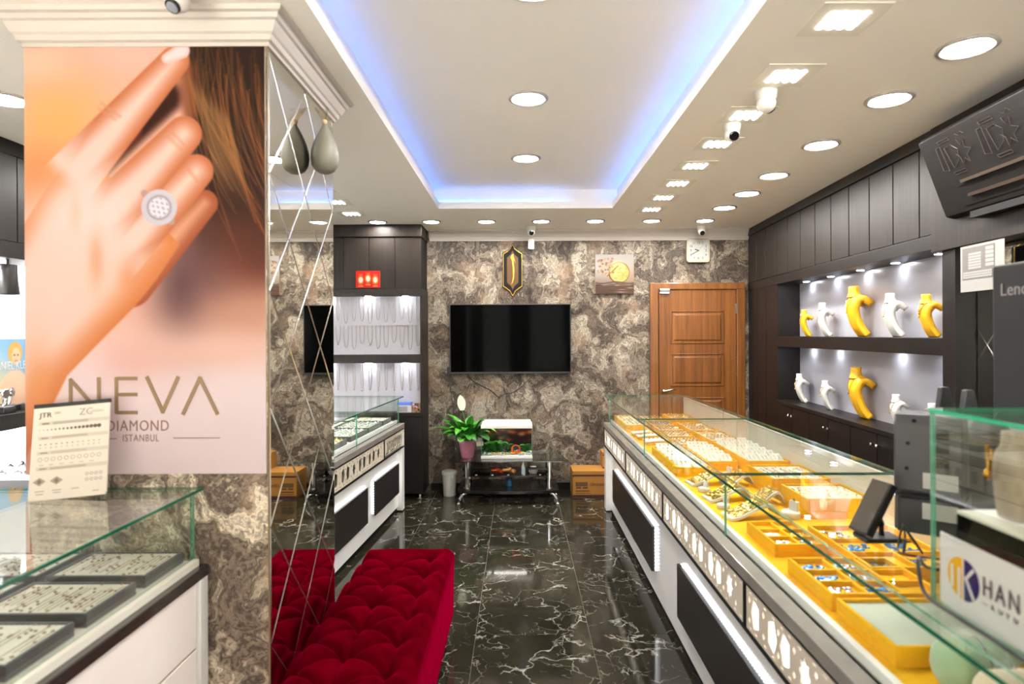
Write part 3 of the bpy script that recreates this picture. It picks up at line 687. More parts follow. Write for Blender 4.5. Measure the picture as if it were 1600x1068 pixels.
# balloon in front of the mirror, reflected in it
bl = thing('balloon', 'grey balloon hanging by clear tape against the column mirror', 'balloon', (CXR + 0.063, 2.46, 2.2))
prof = [(0.0004, -0.082), (0.02, -0.079), (0.038, -0.068), (0.050, -0.048), (0.0545, -0.022), (0.052, 0.008), (0.044, 0.038), (0.032, 0.066), (0.018, 0.092), (0.009, 0.108), (0.006, 0.118), (0.010, 0.126)]
MB().lathe(prof, (0, 0, 0.098), 24, caps=False).build('balloon_body', pmat('grey_latex', rgb(122, 118, 104), 0.45, var=0.02), bl, world=False, smooth=True)
m = MB()
for k in range(5):
    a = k * 1.3; m.add([(0, 0, 0.21), (0.03 * math.cos(a), 0.03 * math.sin(a), 0.235 + 0.01 * k), (0.02 * math.cos(a + 0.8), 0.02 * math.sin(a + 0.8), 0.25 + 0.006 * k), (-0.045, 0.004 * k, 0.285)], [(0, 1, 2, 3)])
m.build('tape', glass_mat('clear_tape', (0.9, 0.86, 0.78, 1), 0.12), bl, world=False)
MB().sphere((0, 0, 0.222), 0.011, 8).build('knot', pmat('peach_ribbon', rgb(220, 180, 140), 0.6), bl, world=False)
# ------------------------------------------------------------------ glass showcase counters
def frieze_holes(L, h):
    """cut-outs of one lattice panel: eight-pointed stars, shield pairs, small diamonds and slots"""
    holes = []; per = L / 2.0; zc = h / 2
    def star(cx, r):
        return [(cx + (r if k % 2 == 0 else r * 0.66) * math.cos(PI * k / 8) * 0.72, zc + (r if k % 2 == 0 else r * 0.66) * math.sin(PI * k / 8)) for k in range(16)]
    def shield(cx, s): return [(cx - s * 0.030, zc - 0.032), (cx + s * 0.014, zc - 0.050), (cx + s * 0.034, zc), (cx + s * 0.014, zc + 0.050), (cx - s * 0.030, zc + 0.032)]
    def dia(cx, cz, a, b): return [(cx - a, cz), (cx, cz - b), (cx + a, cz), (cx, cz + b)]
    def slot(cx, cz, a, b): return [(cx - a, cz - b), (cx + a * 0.8, cz - b), (cx + a, cz + b), (cx - a * 0.8, cz + b)]
    for p in range(2):
        o = p * per
        c0 = o + per * 0.25
        cs = [(0, 'star'), (per * 0.215, 's+'), (per * 0.375, 's-'), (per * 0.61, 's+'), (per * 0.77, 's-')]
        for dx, kd in cs:
            cx = (c0 + dx - o) % per + o
            if kd == 'star': holes.append(star(cx, 0.048))
            else: holes.append(shield(cx, 1 if kd == 's+' else -1))
        for f in (0.11, 0.295, 0.49, 0.695, 0.885):
            cx = (c0 + per * f - o) % per + o
            for dz in (-0.034, 0.034): holes.append(dia(cx, zc + dz, 0.010, 0.013))
        for f in (0.05, 0.16, 0.25, 0.36, 0.47, 0.60, 0.68, 0.80, 0.90):
            cx = (c0 + per * f - o) % per + o
            for sz in (-1, 1): holes.append(slot(cx, zc + sz * 0.0585, 0.0105, 0.0035))
    return holes
FRIEZE = {}
def frieze_mesh(L, h):
    k = (round(L, 3), round(h, 3))
    if k not in FRIEZE:
        hs = [q for q in frieze_holes(L, h) if min(p[0] for p in q) > 0.012 and max(p[0] for p in q) < L - 0.012]
        FRIEZE[k] = flat_curve([(0.002, 0.002), (L - 0.002, 0.002), (L - 0.002, h - 0.002), (0.002, h - 0.002)], hs, 'frieze_panel', 0.003)
    return FRIEZE[k]
M['lattice'] = pmat('champagne_lattice', rgb(196, 184, 166), 0.35, var=0.02)
def counter(t, L, seams, frz, panels, deck_mat, depth=0.735, lit=True, end_far=True):
    Bd = lambda *a, **k: MB().box(*a, **k)
    Bd(0.05, depth - 0.03, 0.01, L - 0.01, 0, 0.05).build('plinth', M['blackmat'], t, world=False)
    Bd(0.035, depth, 0.004, L - 0.004, 0.05, 0.57).build('body', M['white'], t, world=False)
    Bd(0.0, depth, L - 0.10, L, 0.012, 0.57).build('end_panel', M['white'], t, world=False, bevel=0.002)
    Bd(0.0, depth, L, L + 0.012, 0.57, 0.745).build('end_cap', M['white'], t, world=False)
    Bd(0.03, depth, 0, L, 0.57, 0.742).build('frieze_box', M['blackmat'], t, world=False)
    for z0, z1 in ((0.57, 0.584), (0.731, 0.742)): Bd(-0.002, 0.03, 0, L, z0, z1).build('frieze_rail', M['blackmat'], t, world=False)
    for a, b in zip(frz[:-1], frz[1:]):
        Bd(-0.003, 0.03, b - 0.010, b + 0.010, 0.584, 0.731).build('frieze_divider', M['blackmat'], t, world=False)
        o = bpy.data.objects.new('frieze_panel', frieze_mesh(b - a - 0.02, 0.147)); COL.objects.link(o); o.parent = t
        if not o.data.materials: o.data.materials.append(M['lattice'])
        o.matrix_local = Matrix(((0, 0, 1, 0.004), (1, 0, 0, a + 0.010), (0, 1, 0, 0.584), (0, 0, 0, 1)))
        Bd(0.018, 0.022, a + 0.02, b - 0.02, 0.588, 0.727).build('backlight', M['e_back'] if lit else M['stone'], t, world=False)
    Bd(-0.006, depth + 0.01, -0.004, L + 0.012, 0.742, 0.784).build('stone_ledge', M['stone'], t, world=False, bevel=0.003)
    Bd(0.062, depth - 0.02, 0.02, L - 0.02, 0.784, 0.803).build('deck', deck_mat, t, world=False)
    Bd(0.054, 0.074, 0.02, L - 0.02, 0.784, 0.812).build('deck_edge_strip', M['white'], t, world=False, bevel=0.002)
    Bd(depth - 0.02, depth - 0.005, 0.0, L - 0.01, 0.784, 1.008).build('back_panel', M['cream'], t, world=False)
    g = [M['glassb'], M['glass_edge']]; gl = [M['glassb'], M['glass_edge_l']]
    for a, b in zip(seams[:-1], seams[1:]):
        Bd(0.044, 0.052, a + 0.002, b - 0.002, 0.784, 1.017, 0, (0, 1)).build('front_glass', gl, t, world=False)
        Bd(0.0, depth, a + 0.002, b - 0.002, 1.018, 1.028, 0, (2, 1)).build('top_glass', g, t, world=False)
    if end_far: Bd(0.053, depth - 0.021, L - 0.012, L - 0.004, 0.803, 1.017, 0, (1, 1)).build('end_glass', gl, t, world=False)
    for a, b in panels:
        p = Bd(0.006, 0.022, a, b, 0.19, 0.45).build('front_panel', M['ebony'], t, world=False, bevel=0.0015)
        Bd(0.0225, 0.0345, a + 0.004, b - 0.03, 0.452, 0.463).build('led_strip', M['e_led'], p, world=False)
        Bd(0.0225, 0.0345, a - 0.014, a - 0.004, 0.20, 0.45).build('led_strip', M['e_led'], p, world=False)
        Bd(0.0225, 0.0345, b - 0.012, b - 0.004, 0.20, 0.45).build('led_strip', M['e_led'], p, world=False)
RC0 = (0.765, 0.30, 0)
rc = thing('display_counter', 'long glass showcase counter with yellow trays and lit lattice frieze on the right', 'display counter', RC0)
yy = lambda y: y - 0.30
counter(rc, 5.32, [0.0, yy(0.88), yy(2.46), yy(4.05), 5.318], [0, yy(0.95), yy(2.12), yy(3.33), yy(4.49), 5.318], [(yy(0.4), yy(0.95)), (yy(1.53), yy(3.06)), (yy(3.64), yy(5.17))], M['yellow'])
RT = math.radians(176.05)
lc = thing('display_counter', 'short white showcase counter with lattice frieze behind the mirrored column', 'display counter', (-1.045, 5.62, 0), RT)
# local y runs from the far end towards the camera
counter(lc, 2.75, [0.0, 1.15, 2.75], [0.01, 0.62, 1.78, 2.75], [(0.14, 0.83), (1.02, 2.2)], M['whitemat'], lit=False, end_far=False)
MB().box(0.0, 0.735, -0.014, 0.06, 0.012, 0.745).build('end_panel', M['white'], lc, world=False)
MB().box(0.053, 0.70, 0.004, 0.012, 0.803, 1.017, 0, (1, 1)).build('end_glass', [M['glassb'], M['glass_edge_l']], lc, world=False)
# front left counter
fc = thing('display_counter', 'white drawer counter with glass case standing before the poster column', 'display counter', (-1.03, 2.03, 0))
FX = -1.03; FL = 0.25
MB().box(-1.75, FX - 0.005, FL, 2.03, 0.0, 0.80).build('body', M['white'], fc)
for z0, z1 in ((0.36, 0.585), (0.592, 0.795)):
    MB().box(FX - 0.005, FX + 0.003, FL, 1.975, z0, z1).build('drawer_front', pmat('cream_drawer', rgb(246, 236, 228), 0.25, var=0.01), fc, bevel=0.002)
MB().box(FX - 0.005, FX - 0.001, FL, 1.975, 0.585, 0.592).build('drawer_seam', M['bronze'], fc)
MB().box(FX - 0.01, FX + 0.012, 1.98, 2.03, 0.0, 0.80).build('end_post', M['white'], fc, bevel=0.002)
MB().box(-1.75, FX + 0.012, FL, 2.035, 0.80, 0.835).build('stone_ledge', M['stone_d'], fc, bevel=0.003)
MB().box(-1.74, FX - 0.03, FL, 2.02, 0.835, 0.850).build('deck', M['ivory'], fc)
MB().box(FX - 0.03, FX - 0.012, FL, 2.02, 0.835, 0.856).build('deck_edge_strip', M['cream'], fc)
MB().box(FX - 0.040, FX - 0.032, FL, 2.03, 0.851, 1.073, 0, (0, 1)).build('front_glass', [M['glass'], M['glass_edge_l']], fc)
MB().box(-1.74, FX - 0.042, 2.022, 2.030, 0.851, 1.073, 0, (1, 1)).build('end_glass', [M['glass'], M['glass_edge_l']], fc)
MB().box(-1.75, FX - 0.008, FL, 2.04, 1.074, 1.084, 0, (2, 1)).build('top_glass', [M['glass'], M['glass_edge']], fc)
# ------------------------------------------------------------------ trays
def jewel_rings(m, x, y, z, r=0.0095, rot=0.0, mi=0, tube=0.0026):
    c, s = math.cos(rot), math.sin(rot); pts = []
    for k in range(7):
        a = PI * k / 6; pts.append((x + r * math.cos(a) * c, y + r * math.cos(a) * s, z + r * math.sin(a) * 1.0))
    m.tube(pts, [tube, tube, tube, tube * 2.4, tube, tube, tube], 4, mi=mi)
def tray(label, x0, x1, y0, y1, z0, h=0.04, kind='rings', frame=None, pad=None, parent_rot=None, group=None, rows=4, cols=8, jewel=None, cells=(2, 3), ridge='y', T_=None, nr=18, fill=()):
    frame = frame or M['yellow']; pad = pad or M['ivory']; jewel = jewel or M['goldp']
    if T_ is None:
        t = thing('jewelry_tray', label, 'tray', (x0, y0, z0), group=group); x1 -= x0; y1 -= y0
    else:
        t = thing('jewelry_tray', label, 'tray', T_[0], T_[1], group); x1 -= x0; y1 -= y0
    rim = 0.010; m = MB()
    m.box(0, x1, 0, y1, 0, h * 0.35)
    for b in ((0, rim, 0, y1), (x1 - rim, x1, 0, y1), (rim, x1 - rim, 0, rim), (rim, x1 - rim, y1 - rim, y1)): m.box(*b, h * 0.35, h)
    m.build('tray_frame', frame, t, world=False, bevel=0.002)
    a0, a1, b0, b1 = rim, x1 - rim, rim, y1 - rim
    if kind in ('rings', 'lines'):
        mm = MB(); n = nr; zt = h * 0.9
        prof = []
        Lr = (b1 - b0) if ridge == 'x' else (a1 - a0); s0 = b0 if ridge == 'x' else a0
        for k in range(n):
            s = s0 + Lr * k / n; w = Lr / n; prof += [(s, zt - 0.005), (s + w * 0.12, zt), (s + w * 0.88, zt), (s + w, zt - 0.005)]
        pv = []
        for tt in ((a0, a1) if ridge == 'x' else (b0, b1)):
            for s, z in prof: pv.append((tt, s, z) if ridge == 'x' else (s, tt, z))
        q = len(prof); mm.add(pv, [(k, k + 1, q + k + 1, q + k) if ridge == 'y' else (k, q + k, q + k + 1, k + 1) for k in range(q - 1)])
        mm.build('ridged_pad', pad, t, world=False)
        jm = MB()
        if kind == 'rings':
            for r in range(rows):
                for c in range(cols):
                    if random.random() < 0.06: continue
                    jewel_rings(jm, a0 + (a1 - a0) * (c + 0.5) / cols + random.uniform(-.002, .002), b0 + (b1 - b0) * (r + 0.5) / rows, zt - 0.001, 0.0115, random.uniform(-0.5, 0.5))
        else:
            for r in range(n):
                if ridge == 'y':
                    x = a0 + (a1 - a0) * (r + 0.0) / n; ya = b0 + (b1 - b0) * random.uniform(0.05, 0.3); yb = b0 + (b1 - b0) * random.uniform(0.6, 0.95)
                    if random.random() < 0.75: jm.tube([(x + 0.003, ya, zt), (x + 0.003, yb, zt)], 0.0014, 4)
                    for k in range(3):
                        yq = b0 + (b1 - b0) * random.random(); jm.box(x, x + 0.006, yq, yq + 0.005, zt - 0.001, zt + 0.003)
                else:
                    y = b0 + (b1 - b0) * r / n
                    for k in range(4):
                        xq = a0 + (a1 - a0) * random.random(); jm.box(xq, xq + 0.012, y, y + 0.004, zt - 0.001, zt + 0.003)
        tag(jm.build('rows_of_jewels', jewel, t, world=False), kind='stuff')
    elif kind == 'cells':
        nc, nrr = cells; wd = 0.008; MB().box(a0, a1, b0, b1, h * 0.35, h * 0.62).build('cell_floor', frame, t, world=False)
        for k in range(1, nc): MB().box(a0 + (a1 - a0) * k / nc - wd / 2, a0 + (a1 - a0) * k / nc + wd / 2, b0, b1, h * 0.35, h * 0.95).build('divider', frame, t, world=False, bevel=0.0015)
        for k in range(1, nrr): MB().box(a0, a1, b0 + (b1 - b0) * k / nrr - wd / 2, b0 + (b1 - b0) * k / nrr + wd / 2, h * 0.35, h * 0.95).build('divider', frame, t, world=False, bevel=0.0015)
        for (ci, ri, mt) in fill:
            jm = MB()
            for q in range(26):
                xq = a0 + (a1 - a0) * (ci + random.uniform(0.15, 0.8)) / nc; yq = b0 + (b1 - b0) * (ri + random.uniform(0.2, 0.8)) / nrr; rr = random.uniform(0.005, 0.011)
                jm.lathe([(rr * 0.3, 0), (rr, 0.002), (rr * 0.8, 0.005), (rr * 0.2, 0.006)], (xq, yq, h * 0.62), 8)
            tag(jm.build('loose_jewels', mt, t, world=False), kind='stuff')
    elif kind == 'mat':
        MB().box(a0, a1, b0, b1, h * 0.35, h * 0.8).build('mat_insert', pad, t, world=False, bevel=0.003)
    return t
DK = 0.803
M['bluejewel'] = pmat('blue_gems', rgb(70, 130, 200), 0.15, 0.3, var=0.5, vscale=200)
M['mixjewel'] = pmat('mixed_gems', rgb(176, 176, 190), 0.15, 0.7, var=0.6, vscale=160)
M['mint'] = pmat('grey_green_mat', rgb(188, 192, 172), 0.6, var=0.03)
M['silverj'] = M['silver']
# far case
tray('yellow tray of ring rows in the far left corner of the counter', 0.845, 1.035, 4.93, 5.55, DK, 0.055, rows=9, cols=5, nr=3, ridge='x')
tray('tray of gold rings in the far middle of the counter', 1.06, 1.24, 5.22, 5.52, DK, 0.05, rows=5, cols=7, ridge='x', nr=5)
tray('tray of rings with dark stones, second back in the middle column', 1.06, 1.24, 4.98, 5.19, DK, 0.045, rows=4, cols=7, ridge='x', nr=4, jewel=M['mixjewel'])
tray('yellow tray of upright gold rings in the far right corner', 1.26, 1.47, 5.12, 5.50, DK, 0.07, rows=6, cols=8, ridge='x', nr=6, jewel=M['gold'])
tray('small ring tray behind the white earring cards, left of its pair', 1.06, 1.25, 4.72, 4.95, DK, 0.045, rows=4, cols=7, ridge='x', nr=4)
tray('ring tray halfway along the far case, under the cream panel', 1.27, 1.47, 4.62, 5.02, DK, 0.06, rows=5, cols=8, ridge='x', nr=5)
tray('pale ring tray in the third row from the back', 1.04, 1.25, 4.44, 4.69, DK, 0.045, rows=4, cols=8, ridge='x', nr=4)
tray('pale ring tray just past the first glass joint', 1.04, 1.25, 4.12, 4.40, DK, 0.045, rows=4, cols=8, ridge='x', nr=4)
tray('gold ring tray under the cream panel, beside the first glass joint', 1.27, 1.48, 4.14, 4.55, DK, 0.065, rows=5, cols=8, ridge='x', nr=5)
def pad_stand(label, x, y, w, d, z, group):
    t = thing('ring_pad', label, 'jewelry stand', (x, y, z), group=group)
    MB().prism([(0, 0), (w, 0.0), (w, 0.03), (0, 0.018)], 'y', 0, d).build('pad_base', M['yellow'], t, world=False, bevel=0.003)
    MB().prism([(-0.006, 0.019), (w, 0.031), (w, 0.040), (-0.006, 0.028)], 'y', -0.003, d + 0.003).build('pad_top', M['ivory'], t, world=False, bevel=0.004)
    jm = MB()
    for k in range(4): jewel_rings(jm, w * (0.2 + 0.2 * k), d * 0.5, 0.031 + 0.010 * (0.2 + 0.2 * k), 0.009, 0.7)
    tag(jm.build('rings', M['gold'], t, world=False), kind='stuff')
pad_stand('small slanted ring pad behind the first glass joint, farther one', 0.86, 4.70, 0.13, 0.085, DK, 'slanted ring pads')
pad_stand('small slanted ring pad behind the first glass joint, nearer one', 0.87, 4.54, 0.14, 0.085, DK, 'slanted ring pads')
pad_stand('wide pale pad with gold pieces beside the first glass joint', 0.885, 4.32, 0.15, 0.13, DK, 'slanted ring pads')
# middle case: trays of white earring cards
def card_tray(label, x0, x1, y0, y1, z, h, nc, nr, tilt, group):
    tray(label, x0, x1, y0, y1, z, h, kind='mat', pad=M['yellow'])
    cw = (x1 - x0 - 0.024) / nc; cd = (y1 - y0 - 0.02) / nr
    for r in range(nr):
        for c in range(nc):
            o = cardproto if not cards else cardproto.copy()
            if cards:
                COL.objects.link(o)
                for ch in cardproto.children: q = ch.copy(); COL.objects.link(q); q.parent = o
            cards.append(o)
            o.location = (x0 + 0.012 + cw * (c + 0.5), y0 + 0.01 + cd * (r + 0.5), z + h * 0.8 + 0.017)
            o.rotation_euler = (tilt + random.uniform(-0.04, 0.04), random.uniform(-0.05, 0.05), random.uniform(-0.09, 0.09))
            o.scale = (cw / 0.07 * 0.88, cd / 0.10 * 0.88, 1)
            tag(o, group[0] + ', ' + ORD[r] + ' row from the near end' + ((', left', ', right') if nc == 2 else (', left', ', middle', ', right'))[c], 'earring card', group[1])
cards = []
cardproto = MB().box(-0.035, 0.035, -0.05, 0.05, -0.0012, 0.0012).build('earring_card', pmat('card_white', rgb(196, 193, 182), 0.6, var=0.02))
jm = MB()
for sx in (-0.012, 0.012):
    jm.tube([(sx, 0.02, 0.002), (sx + 0.002, 0.005, 0.003), (sx, -0.014, 0.002)], 0.0013, 4); jm.sphere((sx, 0.022, 0.003), 0.0032, 6)
jm.build('earrings', M['goldp'], cardproto, world=False)
card_tray('long yellow tray of white cards along the front glass', 0.855, 1.045, 3.38, 4.02, DK, 0.050, 2, 6, 0.36, ('white card in the tray along the front glass', 'cards in the tray along the front glass'))
card_tray('yellow tray of white cards in the middle of the counter', 1.06, 1.235, 3.52, 4.05, DK, 0.055, 2, 5, 0.38, ('white card in the middle card tray', 'cards in the middle tray'))
card_tray('wide raised tray of overlapping white cards under the cream panel', 1.25, 1.48, 3.40, 4.06, DK, 0.080, 3, 6, 0.40, ('white card in the raised tray', 'cards in the raised tray'))
tray('long tray of white ridged ring rolls behind the necklace ramps', 1.20, 1.48, 2.96, 3.28, DK, 0.085, kind='lines', ridge='y', nr=22)
tray('yellow tray with slanted white ridged pad near the second glass joint', 1.20, 1.48, 2.60, 2.86, DK, 0.085, kind='lines', ridge='y', nr=20)
def ramp(label, x, y, w, l, rot):
    """white wavy necklace ramp with gold chains lying along it"""
    t = thing('necklace_ramp', label, 'jewelry stand', (x, y, DK), rot, 'white necklace ramps in the counter')
    def zf(s): return 0.012 + 0.052 * (0.5 - 0.5 * math.cos(PI * min(1, s * 1.25))) - (0.06 * max(0, s - 0.8) ** 1.5 * 8)
    n = 14; up = [(l * k / n, zf(k / n)) for k in range(n + 1)]
    poly = up + [(p[0], p[1] - 0.012) for p in up[::-1]]
    m = MB()
    vs = [(p[0], s, p[1]) for s in (-w / 2, w / 2) for p in poly]; q = len(poly)
    fs = [(k, (k + 1) % q, q + (k + 1) % q, q + k) for k in range(q)]
    for k in range(n): fs += [(k, k + 1, q - 2 - k, q - 1 - k)[::-1], (q + k, q + k + 1, 2 * q - 2 - k, 2 * q - 1 - k)]
    m.add(vs, fs).build('ramp_board', M['bustwhite'], t, world=False, smooth=False, bevel=0.001)
    c = MB()
    for j in range(6):
        yy_ = -w * 0.38 + w * 0.76 * j / 5
        pts = [(l * (0.06 + 0.9 * k / 26), yy_ + random.uniform(-0.0015, 0.0015), zf(0.06 + 0.9 * k / 26) + 0.003 + (0.0015 if k % 2 else 0)) for k in range(27)]
        c.tube(pts, [0.0042 if k % 2 else 0.0024 for k in range(27)], 5)
    tag(c.build('gold_chains', M['goldp'], t, world=False), kind='stuff')
for k, (x, y, l) in enumerate(((0.868, 3.20, 0.19), (0.868, 2.90, 0.20), (0.868, 2.62, 0.22), (1.04, 3.18, 0.14), (1.06, 2.84, 0.13))):
    ramp(['wavy white ramp of gold chains nearest the card tray', 'wavy white ramp of gold chains between two round ring stands', 'wavy white ramp of gold chains beside the second glass joint',
          'wavy white chain ramp in the second row, farther one', 'wavy white chain ramp in the second row, nearer one'][k], x, y, 0.105, l, 0.12)
def ring_stand(label, x, y, s=1.0):
    t = thing('ring_stand', label, 'jewelry stand', (x, y, DK), 0.3, 'round white ring stands')
    MB().lathe([(0.024 * s, 0), (0.026 * s, 0.004), (0.026 * s, 0.016 * s), (0.023 * s, 0.020 * s)], n=20).build('drum', M['bustwhite'], t, world=False, smooth=True, bevel=0.002)
    MB().obox((0.012 * s, 0, 0.032 * s), (0.004 * s, 0, 0.001), (0, 0.016 * s, 0), (0.002, 0, 0.014 * s)).build('clip', M['ivory'], t, world=False, bevel=0.002)
    jm = MB(); jewel_rings(jm, 0.012 * s, 0, 0.044 * s, 0.009, 1.2); jm.build('ring', M['gold'], t, world=False)
for l, x, y, s in (('small round white ring stand nearest the card tray', 0.905, 3.06, 1.1), ('small round white ring stand beside the middle chain ramp', 0.905, 2.765, 1.1), ('larger round white ring stand behind the chain ramps', 1.14, 2.62, 1.5), ('round white ring stand at the foot of the card tray', 1.12, 3.36, 1.2)): ring_stand(l, x, y, s)
# near case: compartment trays
BJ, MJ, GJ = M['bluejewel'], M['mixjewel'], M['gold']
tray('six-compartment yellow tray beside the second glass joint', 0.885, 1.07, 2.16, 2.43, DK, 0.045, kind='cells', cells=(2, 3), fill=[(0, 0, M['silver']), (0, 1, M['bustwhite']), (1, 0, MJ), (1, 1, GJ)])
tray('yellow compartment tray of blue and silver pieces below the tilted display', 1.09, 1.40, 1.93, 2.36, DK, 0.05, kind='cells', cells=(2, 3), fill=[(0, 0, MJ), (0, 1, BJ), (1, 0, MJ), (1, 1, BJ), (0, 2, MJ), (1, 2, GJ)])
tray('nine-compartment yellow tray holding blue bead bracelets', 0.868, 1.19, 1.735, 2.02, DK, 0.05, kind='cells', cells=(3, 3), fill=[(0, 2, BJ), (0, 1, BJ), (0, 0, MJ), (1, 2, MJ), (1, 1, MJ), (1, 0, BJ)])
tray('yellow tray lined with a plain grey-green mat', 0.868, 1.22, 1.44, 1.71, DK, 0.05, kind='mat', pad=M['mint'])
def roll(label, x0, x1, y, r, mat, bangles):
    t = thing('bracelet_roll', label, 'jewelry stand', (x0, y, DK), 0, 'padded bracelet rolls')
    n = 14; prof = [(r * math.sin(a), -r * 0.6 * math.cos(a) + r * 0.6) for a in [PI / 2 * k / 6 for k in range(7)]]
    prof = [(max(1e-4, p), z) for p, z in prof] + [(r, x1 - x0)]
    MB().lathe(prof, (0, 0, r), 24, axis='x').build('roll_body', mat, t, world=False, smooth=True)
    for bx, mt, th in bangles:
        MB().tube([(bx - x0 + 0.008 * math.sin(2 * a), (r + th * 0.6) * math.cos(a), r + (r + th * 0.6) * math.sin(a)) for a in [2 * PI * k / 40 for k in range(40)]], [th if k % 2 else th * 0.7 for k in range(40)], 5, closed=True).build('bracelet', mt, t, world=False)
roll('pale green padded roll carrying two thin chain bracelets', 0.90, 1.30, 1.345, 0.056, pmat('green_velvet', rgb(150, 176, 138), 0.7, var=0.03, sheen=0.3), [(0.99, M['silver'], 0.002), (1.03, M['silver'], 0.002), (1.10, BJ, 0.002)])
roll('beige padded roll carrying gold link bracelets', 0.90, 1.34, 1.215, 0.056, pmat('beige_velvet', rgb(222, 202, 168), 0.7, var=0.03, sheen=0.3), [(1.0, M['gold'], 0.005), (1.07, M['gold'], 0.005)])
# trays in the front left counter
for k, (x0, y0) in enumerate(((-1.375, 1.80), (-1.375, 1.555), (-1.375, 1.31), (-1.375, 1.065), (-1.69, 1.80), (-1.69, 1.555))):
    tray(['charcoal tray of ridged ivory pads nearest the column', 'charcoal tray of ridged ivory pads, second from the column', 'charcoal tray of ridged ivory pads, third from the column, cut by the photo edge',
          'charcoal tray of ivory pads, fourth from the column', 'charcoal tray in the rear row beside the column', 'charcoal tray in the rear row, second from the column'][k],
         x0, x0 + 0.29, y0, y0 + 0.205, 0.850, 0.036, kind='lines', frame=M['greyvelvet'], ridge='y', nr=20, jewel=M['bronze'], group='charcoal trays in the front left counter')
# goods in the rear left counter (local frame of that counter)
lcm = Matrix.Translation((-1.045, 5.62, 0)) @ Matrix.Rotation(RT, 4, 'Z')
def lpos(x, y, z): return tuple(lcm @ Vector((x, y, z)))
for k, (x, y, w, d, kd) in enumerate(((0.10, 0.06, 0.28, 0.24, 'lines'), (0.40, 0.06, 0.26, 0.24, 'lines'), (0.10, 0.34, 0.28, 0.36, 'rings'), (0.40, 0.34, 0.26, 0.36, 'lines'), (0.10, 0.74, 0.28, 0.38, 'rings'), (0.40, 0.74, 0.26, 0.38, 'rings'), (0.1, 1.2, 0.28, 0.4, 'rings'), (0.4, 1.2, 0.26, 0.4, 'lines'))):
    tray(['tray at the far front corner of the white rear counter', 'tray at the far back corner of the white rear counter', 'tray heaped with silver rings in the white rear counter', 'back tray beside the silver rings in the white rear counter',
          'tray of silver rings at the glass joint of the white rear counter', 'back tray at the glass joint of the white rear counter', 'front tray of the white rear counter nearest the mirror', 'back tray of the white rear counter nearest the mirror'][k],
         0, w, 0, d, 0, 0.04, kind=kd, frame=M['greyvelvet'], ridge='x', nr=8, rows=7, cols=8, jewel=M['silver'] if k % 3 else M['goldp'], T_=(lpos(x, y, DK), RT))
# ------------------------------------------------------------------ right-hand wall (local frame: x into the wall, y along it, 0 at the back corner, negative towards the camera)
def RL(y): return (y - 6.32) * math.sqrt(1 + 0.0566 ** 2)          # world Y of a point on the face -> local y
NZ0, NZ1, NZ2, NZ3 = 0.995, 1.462, 1.552, 2.012
ny0, ny1 = RL(5.50), RL(3.16)
oc = thing('overhead_cabinet', 'dark overhead cabinet of narrow plank doors above the lit niches', 'cabinet', RW, RANG)
PB = lambda *a: MB().box(*a)
PB(0.012, 0.26, ny1 - 0.08, -0.002, 2.09, 2.60).build('carcass', M['blackmat'], oc, world=False)
PB(-0.012, 0.26, ny1 - 0.08, -0.002, 2.562, 2.631).build('top_rail', M['darkwood'], oc, world=False, bevel=0.002)
PB(-0.004, 0.26, ny1 - 0.08, -0.002, NZ3, 2.088).build('bottom_rail', M['darkwood'], oc, world=False, bevel=0.002)
ed = [6.318, 6.06, 5.79, 5.53, 5.25, 4.98, 4.70, 4.43, 4.16, 3.89, 3.617, 3.357, 3.10]
for a, b in zip(ed[:-1], ed[1:]):
    PB(0.0, 0.014, RL(b) + 0.005, RL(a) - 0.005, 2.092, 2.559).build('plank_door', M['darkwood2'], oc, world=False, bevel=0.002)
nc = thing('display_niche', 'two-tier lit display niche with pale back in the dark right wall', 'display niche', RW, RANG)
PB(0.0, 0.26, ny0, -0.002, 0.0, NZ3).build('end_board', M['darkwood'], nc, world=False)
for y in (-0.28, -0.53): PB(-0.0015, 0.002, y - 0.002, y + 0.002, 0.05, 2.0).build('board_joint', M['blackmat'], nc, world=False)
PB(0.195, 0.21, ny1, ny0, NZ0, NZ3).build('back_board', pmat('pale_niche_back', rgb(164, 164, 172), 0.3, var=0.01), nc, world=False)
PB(0.0, 0.195, ny1, ny0, NZ1, NZ2).build('shelf', M['darkwood'], nc, world=False, bevel=0.002)
PB(0.0, 0.26, ny1 - 0.10, ny1, 0.0, 2.0).build('side_board', M['darkwood'], nc, world=False)
M['e_puck'] = M['e_niche']
for z, ys in ((NZ3, (5.22, 4.76, 4.30, 3.86, 3.42)), (NZ1, (5.20, 4.72, 3.88, 3.40))):
    for y in ys:
        pk = MB().lathe([(0.03, 0), (0.03, -0.002), (0.026, -0.003)], (0.142, RL(y), z), 16).build('spotlight_ring', M['steel'], nc, world=False)
        MB().lathe([(0.024, -0.0032), (0.024, -0.0040)], (0.142, RL(y), z), 16).build('spotlight_lens', M['e_niche'], pk, world=False)
bc = thing('base_cabinet', 'dark base cabinet with paired chrome knobs below the lit niches', 'cabinet', RW, RANG)
PB(0.012, 0.26, ny1 - 0.1, ny0 - 0.002, 0.06, NZ0 - 0.03).build('carcass', M['blackmat'], bc, world=False)
PB(-0.01, 0.194, ny1, ny0, NZ0 - 0.03, NZ0).build('counter_board', M['darkwood'], bc, world=False, bevel=0.002)
PB(0.03, 0.26, ny1 - 0.1, ny0, 0.0, 0.06).build('plinth', M['blackmat'], bc, world=False)
y = ny0 - 0.01; k = 0
